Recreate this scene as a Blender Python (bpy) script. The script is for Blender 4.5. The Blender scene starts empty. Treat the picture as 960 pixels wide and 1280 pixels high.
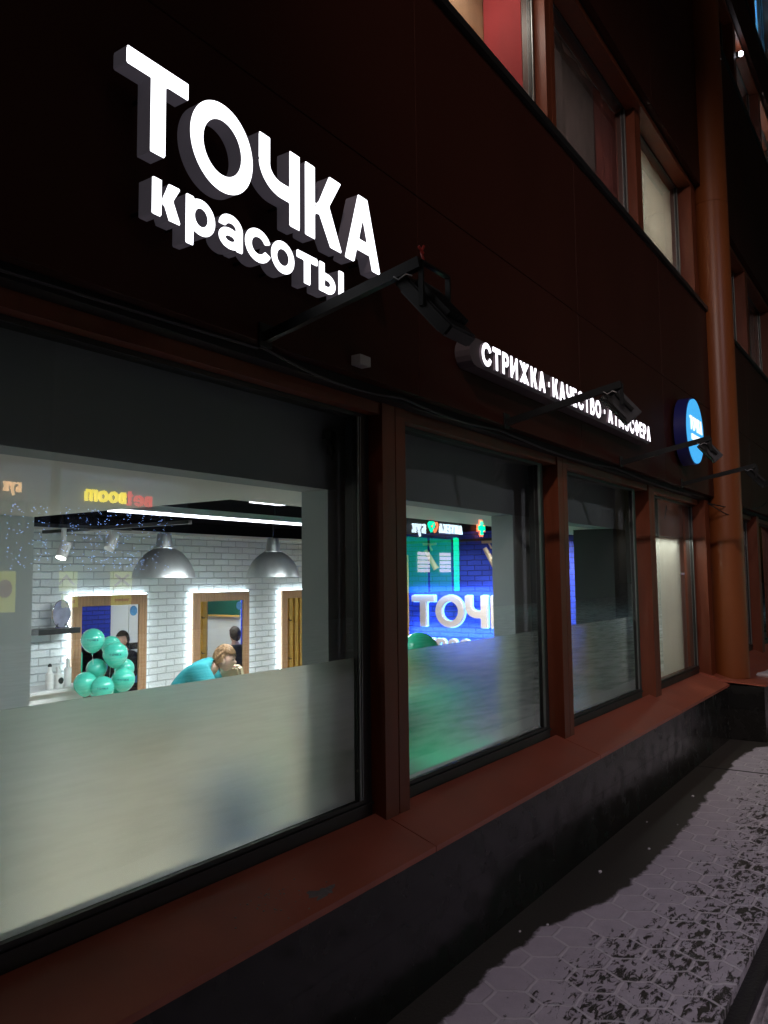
import bpy, bmesh, math, random
import numpy as np
from mathutils import Vector, Matrix
random.seed(7)
D = bpy.data
SC = bpy.context.scene
COL = SC.collection
R = math.radians

# ------------------------------------------------------------------ camera
cam_d = D.cameras.new("camera"); cam = D.objects.new("camera", cam_d); COL.objects.link(cam); SC.camera = cam
v1 = Vector((685, 75, 1000)); vx = -130.0
vy = -(v1.x * vx + 1e6) / v1.y
up_c = Vector((vx, vy, 1000)).normalized(); ax_c = v1.normalized(); ay_c = up_c.cross(ax_c)
# rows = world axes in (right, down, forward) camera coordinates
right = Vector((ax_c.x, ay_c.x, up_c.x)); down = Vector((ax_c.y, ay_c.y, up_c.y)); fwd = Vector((ax_c.z, ay_c.z, up_c.z))
rot = Matrix((right, -down, -fwd)).transposed()
cam.matrix_world = Matrix.Translation((0, 0, 1.6)) @ rot.to_4x4()
cam_d.sensor_fit = 'VERTICAL'; cam_d.sensor_height = 32; cam_d.lens = 25.0
cam_d.clip_start = 0.05; cam_d.clip_end = 500

# ------------------------------------------------------------------ world, moonlight, exposure
W = D.worlds.new("World"); SC.world = W; W.use_nodes = True
nt = W.node_tree; bg = nt.nodes['Background']
sky = nt.nodes.new('ShaderNodeTexSky'); sky.sky_type = 'NISHITA'; sky.sun_disc = False
sky.sun_elevation = R(2); sky.sun_rotation = R(200)
nt.links.new(sky.outputs[0], bg.inputs[0]); bg.inputs[1].default_value = 0.004
SC.view_settings.view_transform = 'Standard'; SC.view_settings.look = 'None'
SC.view_settings.exposure = 0; SC.view_settings.gamma = 1
try: SC.view_settings.use_curve_mapping = False
except Exception: pass
SC.render.engine = 'CYCLES'
SC.cycles.max_bounces = 10; SC.cycles.transparent_max_bounces = 16
SC.cycles.diffuse_bounces = 4; SC.cycles.glossy_bounces = 5; SC.cycles.transmission_bounces = 8
SC.cycles.caustics_reflective = False; SC.cycles.sample_clamp_indirect = 4
SC.cycles.use_denoising = True

def lamp(kind, name, loc, energy, color, target=None, size=.5, size_y=None, spot=None, blend=.6, parent=None):
    l = D.lights.new(name, kind); l.energy = energy; l.color = color
    if kind == 'AREA':
        l.size = size
        if size_y: l.shape = 'RECTANGLE'; l.size_y = size_y
    else: l.shadow_soft_size = size
    if kind == 'SPOT': l.spot_size = spot; l.spot_blend = blend
    o = D.objects.new(name, l); COL.objects.link(o); o.location = loc
    if target is not None:
        o.rotation_euler = (Vector(target) - Vector(loc)).to_track_quat('-Z', 'Y').to_euler()
    return o

# street lamps light the pavement (their columns stand across the road, see street_lamp)
LAMPS = [((0.0, -2.5, 7.6), 300, (1, .85, .98), (2.5, -1.3, 0), 52),
         ((2.5, -6.5, 7.6), 450, (1, .85, .95), (8.2, -.6, 0), 76),
         ((8.0, -7.0, 7.6), 900, (.95, .95, 1), (8.5, -3.4, 0), 44),  # added lamp: brightens the road snow mirrored in the glass
         ((-4.5, -1.9, 7.6), 1300, (1, .80, .74), (9.0, 1.2, 2.2), 38)]
for i, (p, e, c, t, sa) in enumerate(LAMPS):
    lamp('SPOT', 'street_light', p, e * 1.0, c, t, .18, spot=R(sa), blend=.8)

# ------------------------------------------------------------------ materials
MATS = {}
def nodes_of(name):
    m = D.materials.new(name); m.use_nodes = True; MATS[name] = m
    return m, m.node_tree, m.node_tree.nodes['Principled BSDF']
def N(t, kind, **kw):
    n = t.nodes.new('ShaderNode' + kind)
    for k, v in kw.items(): setattr(n, k, v)
    return n
def math_(t, op, a, b=None, c=None):
    n = N(t, 'Math', operation=op)
    for i, v in enumerate((a, b, c)):
        if v is None: continue
        if isinstance(v, (int, float)): n.inputs[i].default_value = v
        else: t.links.new(v, n.inputs[i])
    return n.outputs[0]
def coords(t):
    g = N(t, 'NewGeometry'); return g.outputs['Position']
def mat(name, col, rough=.5, metal=0, var=.15, scale=6, bump=0, bscale=60, spec=.5, stretch=None, rvar=.1, coat=0):
    m, t, p = nodes_of(name)
    pos = N(t, 'TexCoord').outputs['Object']
    if stretch:
        mp = N(t, 'Mapping'); t.links.new(pos, mp.inputs[0]); mp.inputs['Scale'].default_value = stretch; pos = mp.outputs[0]
    n = N(t, 'TexNoise'); t.links.new(pos, n.inputs['Vector']); n.inputs['Scale'].default_value = scale; n.inputs['Detail'].default_value = 6
    mix = N(t, 'Mix', data_type='RGBA')
    mix.inputs['A'].default_value = (*[c * (1 - var) for c in col], 1)
    mix.inputs['B'].default_value = (*[min(1, c * (1 + var)) for c in col], 1)
    t.links.new(n.outputs['Fac'], mix.inputs['Factor']); t.links.new(mix.outputs['Result'], p.inputs['Base Color'])
    r = N(t, 'MapRange'); t.links.new(n.outputs['Fac'], r.inputs['Value'])
    r.inputs['To Min'].default_value = max(0, rough - rvar); r.inputs['To Max'].default_value = min(1, rough + rvar)
    t.links.new(r.outputs[0], p.inputs['Roughness'])
    p.inputs['Metallic'].default_value = metal; p.inputs['Specular IOR Level'].default_value = spec
    p.inputs['Coat Weight'].default_value = coat
    if bump:
        n2 = N(t, 'TexNoise'); t.links.new(pos, n2.inputs['Vector']); n2.inputs['Scale'].default_value = bscale; n2.inputs['Detail'].default_value = 5
        b = N(t, 'Bump'); b.inputs['Strength'].default_value = bump; b.inputs['Distance'].default_value = .01
        t.links.new(n2.outputs['Fac'], b.inputs['Height']); t.links.new(b.outputs[0], p.inputs['Normal'])
    return m
def emit(name, col, s, base=None):
    m, t, p = nodes_of(name)
    p.inputs['Base Color'].default_value = (*(base or [c * .8 for c in col]), 1)
    p.inputs['Emission Color'].default_value = (*col, 1); p.inputs['Emission Strength'].default_value = s
    p.inputs['Roughness'].default_value = .4
    return m

mat('cladding', (.038, .010, .006), .5, var=.2, scale=1.5, stretch=(1, 1, .3), rvar=.08, spec=.12)
mat('cladding_gap', (.008, .006, .006), .8)
mat('orange_panel', (.15, .036, .014), .42, var=.38, scale=5, bump=.05, bscale=25, spec=.4, stretch=(3, 3, .5), rvar=.14)
mat('column_paint', (.22, .062, .016), .4, var=.12, scale=2, stretch=(1, 1, .2), spec=.4)
mat('sill_metal', (.36, .100, .062), .36, var=.32, scale=3, bump=.05, bscale=12, rvar=.12)
mat('black_frame', (.012, .012, .012), .4, var=.2)
mat('alu_bead', (.30, .33, .32), .35, metal=.7, var=.1)
mat('arm_metal', (.009, .010, .010), .45, metal=0, var=.3, scale=30, spec=.25)
mat('flood_body', (.022, .023, .023), .45, metal=.1, var=.3, scale=20, spec=.3)
mat('wire_red', (.5, .04, .03), .5)
mat('wire_white', (.35, .35, .35), .5)
mat('cable', (.01, .01, .01), .5)
mat('letter_side', (.38, .34, .40), .45, var=.1)
mat('sign_box', (.10, .085, .095), .4, var=.1)
MATS['letter_side'].node_tree.nodes['Principled BSDF'].inputs['Emission Color'].default_value = (.9, .82, 1, 1)
MATS['letter_side'].node_tree.nodes['Principled BSDF'].inputs['Emission Strength'].default_value = .024  # faint glow put into the letter sides to lift them from black
mat('round_side', (.02, .025, .16), .4)
mat('grey_box', (.35, .35, .34), .5)
mat('pillar_grey', (.42, .49, .50), .8, var=.06, scale=3, spec=.3)
mat('inner_grey', (.31, .35, .355), .8, var=.06, scale=3, spec=.2)
mat('inner_unlit', (.035, .04, .04), .8, var=.06, scale=3, spec=.2)  # unlit look put into the colour, darker copy of the inner wall
mat('soffit_white', (.72, .72, .68), .7, var=.04, scale=3, spec=.2)
mat('partition', (.62, .66, .66), .7, var=.05, scale=3, spec=.2)
mat('black_ceiling', (.004, .004, .005), .6, var=.3, scale=8, spec=0)
mat('room_white', (.7, .7, .68), .8, var=.04)
mat('beige_floor', (.80, .68, .56), .4, var=.15, scale=4)
mat('green_board', (.008, .06, .04), .5, var=.2)
mat('yellow_slat', (.62, .36, .07), .5, var=.3, scale=20, stretch=(1, 1, .1))
mat('slat_back', (.5, .3, .08), .6, var=.2, scale=10)
mat('aluminium', (.80, .82, .83), .34, metal=.8, var=.12, scale=3, stretch=(6, 6, .4), rvar=.06)
mat('white_plastic', (.75, .75, .74), .4, var=.05)
mat('black_plastic', (.02, .02, .02), .4)
mat('white_board', (.7, .7, .7), .5)
mat('balloon_teal', (.075, .55, .42), .22, var=.04, scale=2, rvar=.03, coat=.3)
mat('balloon_green', (.03, .46, .27), .25, var=.05, rvar=.03)
mat('balloon_print', (.01, .12, .14), .4)
mat('ribbon', (.7, .7, .7), .6)
mat('teal_cloth', (.012, .20, .225), .85, var=.15, scale=12, bump=.4, bscale=30)
mat('black_cloth', (.012, .012, .016), .9, var=.3)
mat('skin', (.66, .40, .31), .55, var=.1, scale=12)
mat('blond_hair', (.19, .105, .045), .55, var=.6, scale=55, stretch=(1, 1, .35), bump=.7, bscale=60)
mat('dark_hair', (.03, .018, .012), .6, var=.4, scale=40, bump=.6)
mat('jeans', (.10, .30, .62), .9, var=.2)
mat('beige_leather', (.55, .44, .30), .5, var=.1)
mat('blue_fabric', (.10, .40, .95), .8, var=.1)
mat('green_fabric', (.02, .55, .33), .8, var=.1)
mat('sticker_blue', (.10, .30, .60), .5, var=.5, scale=60)
mat('dark_wood', (.03, .022, .018), .5)
mat('chrome', (.7, .7, .7), .15, metal=1)
mat('plate_glass', (.62, .62, .66), .12, var=.5, scale=14, metal=.5)
mat('plate_rim', (.15, .08, .07), .3)
mat('lip', (.5, .16, .14), .5)
mat('eye', (.05, .04, .04), .3)
mat('ice', (.16, .165, .17), .35, var=.2, bump=.5)
mat('snow_lump', (.75, .73, .77), .8, var=.1, bump=.5)
mat('road_dark', (.03, .03, .03), .5, bump=.4)
mat('opposite_wall', (.06, .055, .055), .8)
mat('fascia_grey', (.22, .26, .30), .5)
mat('lamp_pole', (.1, .1, .1), .5)
mat('curtain_beige', (.50, .38, .28), .85, var=.12, scale=9, stretch=(6, 1, .2))
mat('curtain_red', (.36, .04, .045), .85, var=.2, scale=9, stretch=(6, 1, .2))
mat('curtain_grey', (.20, .17, .16), .85, var=.3, scale=3)
mat('curtain_white', (.62, .58, .50), .85, var=.10, scale=7, stretch=(6, 1, .15))
mat('curtain_blue', (.15, .40, .60), .85, var=.1, scale=7)
mat('mirror_frame_wood', (.40, .235, .125), .5, var=.35, scale=8, stretch=(8, 8, .5))

emit('sign_face', (.95, .95, 1.0), 2.6)
emit('bar_face', (.96, .92, 1.0), 2.6)
emit('round_face', (.06, .42, .86), 1.0)
emit('round_letters', (.9, .96, 1), 1.2)
emit('led_bar', (.93, .90, 1.0), 5)
emit('led_strip', (.82, .93, 1.0), 14)
emit('blue_glow', (.22, .55, 1.0), 3.0)
emit('pendant_bulb', (1, .95, .85), 3)
emit('spot_face', (1, .93, .8), 8)
emit('reflected_yellow', (1, .78, .02), 9)
emit('reflected_red', (1, .04, .05), 4.5)
emit('reflected_white', (.75, .92, 1), 9)
emit('reflected_amber', (1, .62, .3), 6)
emit('poster_yellow', (.60, .60, .10), 2.6)
emit('poster_red', (.40, .10, .06), 1.2)
emit('cross_green', (.0, .9, .45), 10)
emit('cross_orange', (1, .22, .08), 9)
emit('green_tube', (.0, .9, .42), 6.5)
emit('green_wash', (.0, .35, .20), 4)
emit('white_lit', (.9, .92, 1), 4.5)
emit('garland_dot', (.30, .48, 1), 11)
emit('white_glare', (.9, .88, 1), 30)
emit('lamp_head_lit', (1, .82, .75), 25)

# brushed brick materials for interior walls (mapping on real coordinates)
def brick_mat(name, col, mortar, axis, bump=1.0):
    m, t, p = nodes_of(name)
    pos = coords(t); sep = N(t, 'SeparateXYZ'); t.links.new(pos, sep.inputs[0])
    cmb = N(t, 'CombineXYZ'); t.links.new(sep.outputs[axis], cmb.inputs[0]); t.links.new(sep.outputs[2], cmb.inputs[1])
    wob = N(t, 'TexNoise'); t.links.new(pos, wob.inputs['Vector']); wob.inputs['Scale'].default_value = 9; wob.inputs['Detail'].default_value = 3
    vm = N(t, 'VectorMath', operation='SCALE'); t.links.new(wob.outputs['Color'], vm.inputs[0]); vm.inputs['Scale'].default_value = .016
    va = N(t, 'VectorMath', operation='ADD'); t.links.new(cmb.outputs[0], va.inputs[0]); t.links.new(vm.outputs[0], va.inputs[1])
    b = N(t, 'TexBrick'); t.links.new(va.outputs[0], b.inputs['Vector'])
    b.inputs['Scale'].default_value = 1; b.inputs['Brick Width'].default_value = .235; b.inputs['Row Height'].default_value = .074
    b.inputs['Mortar Size'].default_value = .0065; b.inputs['Mortar Smooth'].default_value = .4; b.inputs['Bias'].default_value = 0
    b.inputs['Color1'].default_value = (*col, 1); b.inputs['Color2'].default_value = (*[c * .86 for c in col], 1); b.inputs['Mortar'].default_value = (*mortar, 1)
    t.links.new(b.outputs['Color'], p.inputs['Base Color']); p.inputs['Roughness'].default_value = .6
    inv = math_(t, 'SUBTRACT', 1.0, b.outputs['Fac'])
    nz = N(t, 'TexNoise'); t.links.new(pos, nz.inputs['Vector']); nz.inputs['Scale'].default_value = 45; nz.inputs['Detail'].default_value = 4
    h = math_(t, 'ADD', inv, math_(t, 'MULTIPLY', nz.outputs['Fac'], .5))
    bp = N(t, 'Bump'); bp.inputs['Strength'].default_value = bump; bp.inputs['Distance'].default_value = .012
    t.links.new(h, bp.inputs['Height']); t.links.new(bp.outputs[0], p.inputs['Normal'])
    return m
brick_mat('white_brick', (.74, .79, .81), (.48, .53, .55), 0, 1.3)
brick_mat('blue_brick', (.016, .05, .50), (.004, .012, .14), 1)
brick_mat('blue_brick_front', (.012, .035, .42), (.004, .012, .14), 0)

# granite plinth with tile joints
def granite():
    m, t, p = nodes_of('black_granite')
    pos = coords(t); sep = N(t, 'SeparateXYZ'); t.links.new(pos, sep.inputs[0])
    cmb = N(t, 'CombineXYZ'); t.links.new(math_(t, 'ADD', sep.outputs[0], sep.outputs[1]), cmb.inputs[0]); t.links.new(sep.outputs[2], cmb.inputs[1])
    b = N(t, 'TexBrick'); b.offset = 0; t.links.new(cmb.outputs[0], b.inputs['Vector']); b.inputs['Scale'].default_value = 1
    b.inputs['Brick Width'].default_value = .6; b.inputs['Row Height'].default_value = .30; b.inputs['Mortar Size'].default_value = .003
    b.inputs['Color1'].default_value = (.010, .011, .010, 1); b.inputs['Color2'].default_value = (.014, .014, .013, 1); b.inputs['Mortar'].default_value = (.004, .004, .004, 1)
    n = N(t, 'TexNoise'); t.links.new(pos, n.inputs['Vector']); n.inputs['Scale'].default_value = 130; n.inputs['Detail'].default_value = 3
    mx = N(t, 'Mix', data_type='RGBA', blend_type='MULTIPLY'); mx.inputs['Factor'].default_value = .6
    t.links.new(b.outputs['Color'], mx.inputs['A'])
    cr = N(t, 'MapRange'); t.links.new(n.outputs['Fac'], cr.inputs['Value']); cr.inputs['To Min'].default_value = .2; cr.inputs['To Max'].default_value = 2
    t.links.new(cr.outputs[0], mx.inputs['B']); t.links.new(mx.outputs['Result'], p.inputs['Base Color'])
    n2 = N(t, 'TexNoise'); t.links.new(pos, n2.inputs['Vector']); n2.inputs['Scale'].default_value = 7; n2.inputs['Detail'].default_value = 8
    rr = N(t, 'MapRange'); t.links.new(n2.outputs['Fac'], rr.inputs['Value']); rr.inputs['From Min'].default_value = .35; rr.inputs['From Max'].default_value = .7
    rr.inputs['To Min'].default_value = .10; rr.inputs['To Max'].default_value = .38
    t.links.new(rr.outputs[0], p.inputs['Roughness'])
    bp = N(t, 'Bump'); bp.inputs['Strength'].default_value = .6; bp.inputs['Distance'].default_value = .004; bp.invert = True
    t.links.new(b.outputs['Fac'], bp.inputs['Height']); t.links.new(bp.outputs[0], p.inputs['Normal'])
granite()

# window glass: clear pane that mirrors the street on its outer face
def schlick(t, f0=.04):
    lw = N(t, 'NewGeometry')
    dp = N(t, 'VectorMath', operation='DOT_PRODUCT'); t.links.new(lw.outputs['Normal'], dp.inputs[0]); t.links.new(lw.outputs['Incoming'], dp.inputs[1])
    c = math_(t, 'ABSOLUTE', dp.outputs['Value'])
    q = math_(t, 'POWER', math_(t, 'SUBTRACT', 1.0, c), 5.0)
    F = math_(t, 'MULTIPLY_ADD', q, 1 - f0, f0)
    T = math_(t, 'DIVIDE', math_(t, 'MULTIPLY', F, 2.0), math_(t, 'ADD', F, 1.0))
    return math_(t, 'MULTIPLY', T, math_(t, 'SUBTRACT', 1.0, lw.outputs['Backfacing']))
def glass(name, tint, dirt=.0):
    m = D.materials.new(name); m.use_nodes = True; MATS[name] = m; t = m.node_tree; t.nodes.clear()
    out = N(t, 'OutputMaterial'); tr = N(t, 'BsdfTransparent'); tr.inputs[0].default_value = (*tint, 1)
    gl = N(t, 'BsdfGlossy'); gl.inputs['Roughness'].default_value = .004; gl.inputs[0].default_value = (.95, .97, 1, 1)
    mx = N(t, 'MixShader'); t.links.new(schlick(t), mx.inputs[0]); t.links.new(tr.outputs[0], mx.inputs[1]); t.links.new(gl.outputs[0], mx.inputs[2])
    last = mx.outputs[0]
    if dirt:
        df = N(t, 'BsdfDiffuse'); df.inputs[0].default_value = (.5, .5, .5, 1)
        n = N(t, 'TexNoise'); t.links.new(coords(t), n.inputs['Vector']); n.inputs['Scale'].default_value = 3; n.inputs['Detail'].default_value = 8
        r = N(t, 'MapRange'); t.links.new(n.outputs['Fac'], r.inputs[0]); r.inputs['From Min'].default_value = .45; r.inputs['From Max'].default_value = .75; r.inputs['To Max'].default_value = dirt
        m2 = N(t, 'MixShader'); t.links.new(r.outputs[0], m2.inputs[0]); t.links.new(last, m2.inputs[1]); t.links.new(df.outputs[0], m2.inputs[2]); last = m2.outputs[0]
    t.links.new(last, out.inputs[0]); return m
glass('pane', (.93, .955, .945), .02)
def frosted(nm='frosted_film', rgh=.23, tlf=.05, dff=.035, st=.18):
    m = D.materials.new(nm); m.use_nodes = True; MATS[nm] = m; t = m.node_tree; t.nodes.clear()
    out = N(t, 'OutputMaterial')
    rf = N(t, 'BsdfRefraction'); rf.inputs['Roughness'].default_value = rgh; rf.inputs['IOR'].default_value = 1.35; rf.inputs[0].default_value = (.93, .96, .92, 1)
    mp = N(t, 'Mapping'); t.links.new(coords(t), mp.inputs[0]); mp.inputs['Scale'].default_value = (9, 1, 60); mp.inputs['Rotation'].default_value = (0, R(-14), 0)
    nz = N(t, 'TexNoise'); t.links.new(mp.outputs[0], nz.inputs['Vector']); nz.inputs['Scale'].default_value = 1; nz.inputs['Detail'].default_value = 5; nz.inputs['Roughness'].default_value = .6
    bp = N(t, 'Bump'); bp.inputs['Strength'].default_value = st; bp.inputs['Distance'].default_value = .003; t.links.new(nz.outputs['Fac'], bp.inputs['Height']); t.links.new(bp.outputs[0], rf.inputs['Normal'])
    tl = N(t, 'BsdfTranslucent'); tl.inputs[0].default_value = (.80, .84, .80, 1)
    df = N(t, 'BsdfDiffuse'); df.inputs[0].default_value = (.55, .57, .57, 1)
    a = N(t, 'MixShader'); a.inputs[0].default_value = tlf; t.links.new(rf.outputs[0], a.inputs[1]); t.links.new(tl.outputs[0], a.inputs[2])
    b = N(t, 'MixShader'); b.inputs[0].default_value = dff; t.links.new(a.outputs[0], b.inputs[1]); t.links.new(df.outputs[0], b.inputs[2])
    t.links.new(b.outputs[0], out.inputs[0])
frosted(); frosted('frosted_smooth', .35, .11, .04, .02)
def mirror():
    m, t, p = nodes_of('mirror_glass'); p.inputs['Metallic'].default_value = 1; p.inputs['Roughness'].default_value = .015
    p.inputs['Base Color'].default_value = (.86, .89, .87, 1)
mirror()

# pavement: hexagonal slabs under trodden snow
def pavement_mat():
    m, t, p = nodes_of('snowy_paving')
    pos = coords(t); sep = N(t, 'SeparateXYZ'); t.links.new(pos, sep.inputs[0])
    wob = N(t, 'TexNoise'); t.links.new(pos, wob.inputs['Vector']); wob.inputs['Scale'].default_value = 14; wob.inputs['Detail'].default_value = 3
    w1 = math_(t, 'MULTIPLY', math_(t, 'SUBTRACT', wob.outputs['Fac'], .5), .016)
    X = math_(t, 'ADD', math_(t, 'SUBTRACT', sep.outputs[0], 3.363), w1); Y = math_(t, 'ADD', math_(t, 'SUBTRACT', sep.outputs[1], 1.291), w1)
    cr = .112; sx = 3 * cr; sy = math.sqrt(3) * cr
    def hexd(ox, oy):
        a = math_(t, 'ABSOLUTE', math_(t, 'SUBTRACT', math_(t, 'FLOORED_MODULO', math_(t, 'ADD', X, sx / 2 + ox), sx), sx / 2))
        b = math_(t, 'ABSOLUTE', math_(t, 'SUBTRACT', math_(t, 'FLOORED_MODULO', math_(t, 'ADD', Y, sy / 2 + oy), sy), sy / 2))
        return math_(t, 'MAXIMUM', b, math_(t, 'ADD', math_(t, 'MULTIPLY', a, .8660254), math_(t, 'MULTIPLY', b, .5)))
    d = math_(t, 'MINIMUM', hexd(0, 0), hexd(sx / 2, sy / 2))      # distance from centre, sy/2 at the joint
    joint = N(t, 'MapRange'); joint.clamp = True; t.links.new(d, joint.inputs[0])
    joint.inputs['From Min'].default_value = sy / 2 - .0095; joint.inputs['From Max'].default_value = sy / 2 - .005
    J = joint.outputs[0]
    # snow cover edge near the wall
    def noise(scale, detail=6, rough=.6, dist=0, st=None):
        n = N(t, 'TexNoise'); n.inputs['Scale'].default_value = scale; n.inputs['Detail'].default_value = detail; n.inputs['Roughness'].default_value = rough; n.inputs['Distortion'].default_value = dist
        v = pos
        if st: mp = N(t, 'Mapping'); t.links.new(pos, mp.inputs[0]); mp.inputs['Scale'].default_value = st; v = mp.outputs[0]
        t.links.new(v, n.inputs['Vector']); return n.outputs['Fac']
    # mean edge position along X, read from the place
    fc = N(t, 'FloatCurve'); mr = N(t, 'MapRange'); t.links.new(sep.outputs[0], mr.inputs[0]); mr.inputs['From Min'].default_value = 2; mr.inputs['From Max'].default_value = 10
    t.links.new(mr.outputs[0], fc.inputs['Value'])
    cv = fc.mapping.curves[0]
    pts = [(2, 1.53), (2.66, 1.552), (3.1, 1.582), (3.54, 1.551), (3.99, 1.429), (4.46, 1.393), (4.92, 1.39), (5.56, 1.407), (6.34, 1.454), (7.2, 1.485), (8.1, 1.44), (8.5, 1.30), (10, 1.30)]
    cv.points[0].location = (0, (pts[0][1] - 1)); cv.points[-1].location = (1, (pts[-1][1] - 1))
    for a, b in pts[1:-1]: cv.points.new((a - 2) / 8, b - 1)
    fc.mapping.update()
    E = math_(t, 'ADD', fc.outputs[0], 1.0)
    e1 = math_(t, 'MULTIPLY', math_(t, 'SUBTRACT', noise(5, 8, .62), .5), .16)
    e2 = math_(t, 'MULTIPLY', math_(t, 'SUBTRACT', noise(60, 6, .7), .5), .03)
    gap = math_(t, 'SUBTRACT', math_(t, 'ADD', E, math_(t, 'ADD', e1, e2)), sep.outputs[1])   # >0 : snow
    cover = N(t, 'MapRange'); t.links.new(gap, cover.inputs[0]); cover.inputs['From Min'].default_value = 0; cover.inputs['From Max'].default_value = .02
    # trodden bare patches, more towards the kerb and further along
    band = N(t, 'MapRange'); t.links.new(gap, band.inputs[0]); band.inputs['From Min'].default_value = .04; band.inputs['From Max'].default_value = .42
    band.inputs['To Min'].default_value = .0; band.inputs['To Max'].default_value = .13
    th = math_(t, 'SUBTRACT', .636, band.outputs[0])
    pn = math_(t, 'ADD', math_(t, 'MULTIPLY', noise(22, 7, .72, .7, (.65, 1.6, 1)), .74), math_(t, 'MULTIPLY', noise(6, 4, .5), .26))
    pa = N(t, 'MapRange'); t.links.new(math_(t, 'SUBTRACT', pn, th), pa.inputs[0]); pa.inputs['From Min'].default_value = 0; pa.inputs['From Max'].default_value = .035
    bare = math_(t, 'MULTIPLY', pa.outputs[0], math_(t, 'SUBTRACT', 1.0, math_(t, 'MULTIPLY', J, .85)))
    S = math_(t, 'MULTIPLY', cover.outputs[0], math_(t, 'SUBTRACT', 1.0, bare))
    # snow colour: thin grey film on slabs, cleaner snow pressed in the joints
    thin = noise(9, 7, .6)
    sl = N(t, 'Mix', data_type='RGBA'); sl.inputs['A'].default_value = (.50, .46, .53, 1); sl.inputs['B'].default_value = (.76, .71, .80, 1); t.links.new(thin, sl.inputs['Factor'])
    sj = N(t, 'Mix', data_type='RGBA'); t.links.new(sl.outputs['Result'], sj.inputs['A']); sj.inputs['B'].default_value = (.88, .85, .90, 1); t.links.new(math_(t, 'MULTIPLY', J, .6), sj.inputs['Factor'])
    stone = N(t, 'Mix', data_type='RGBA'); stone.inputs['A'].default_value = (.045, .042, .036, 1); stone.inputs['B'].default_value = (.085, .08, .07, 1); t.links.new(noise(90, 4), stone.inputs['Factor'])
    fin = N(t, 'Mix', data_type='RGBA'); t.links.new(S, fin.inputs['Factor']); t.links.new(stone.outputs['Result'], fin.inputs['A']); t.links.new(sj.outputs['Result'], fin.inputs['B'])
    t.links.new(fin.outputs['Result'], p.inputs['Base Color'])
    ro = N(t, 'MapRange'); t.links.new(S, ro.inputs[0]); ro.inputs['To Min'].default_value = .42; ro.inputs['To Max'].default_value = .85; t.links.new(ro.outputs[0], p.inputs['Roughness'])
    h = math_(t, 'ADD', math_(t, 'MULTIPLY', S, 1.0), math_(t, 'MULTIPLY', noise(70, 6, .7), .5))
    h = math_(t, 'ADD', h, math_(t, 'MULTIPLY', math_(t, 'MULTIPLY', J, cover.outputs[0]), .5))
    bp = N(t, 'Bump'); bp.inputs['Strength'].default_value = .7; bp.inputs['Distance'].default_value = .008
    t.links.new(h, bp.inputs['Height']); t.links.new(bp.outputs[0], p.inputs['Normal'])
pavement_mat()
def road_mat():
    m, t, p = nodes_of('snowy_road'); pos = coords(t)
    n = N(t, 'TexNoise'); mp = N(t, 'Mapping'); t.links.new(pos, mp.inputs[0]); mp.inputs['Scale'].default_value = (.6, 1.6, 1); t.links.new(mp.outputs[0], n.inputs['Vector'])
    n.inputs['Scale'].default_value = 2.4; n.inputs['Detail'].default_value = 10; n.inputs['Roughness'].default_value = .72
    r = N(t, 'MapRange'); t.links.new(n.outputs['Fac'], r.inputs[0]); r.inputs['From Min'].default_value = .40; r.inputs['From Max'].default_value = .58
    mx = N(t, 'Mix', data_type='RGBA'); mx.inputs['A'].default_value = (.10, .09, .10, 1); mx.inputs['B'].default_value = (.72, .68, .72, 1)
    t.links.new(r.outputs[0], mx.inputs['Factor']); t.links.new(mx.outputs['Result'], p.inputs['Base Color']); p.inputs['Roughness'].default_value = .8
    bp = N(t, 'Bump'); bp.inputs['Strength'].default_value = .8; bp.inputs['Distance'].default_value = .03; t.links.new(n.outputs['Fac'], bp.inputs['Height']); t.links.new(bp.outputs[0], p.inputs['Normal'])
road_mat()

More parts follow.
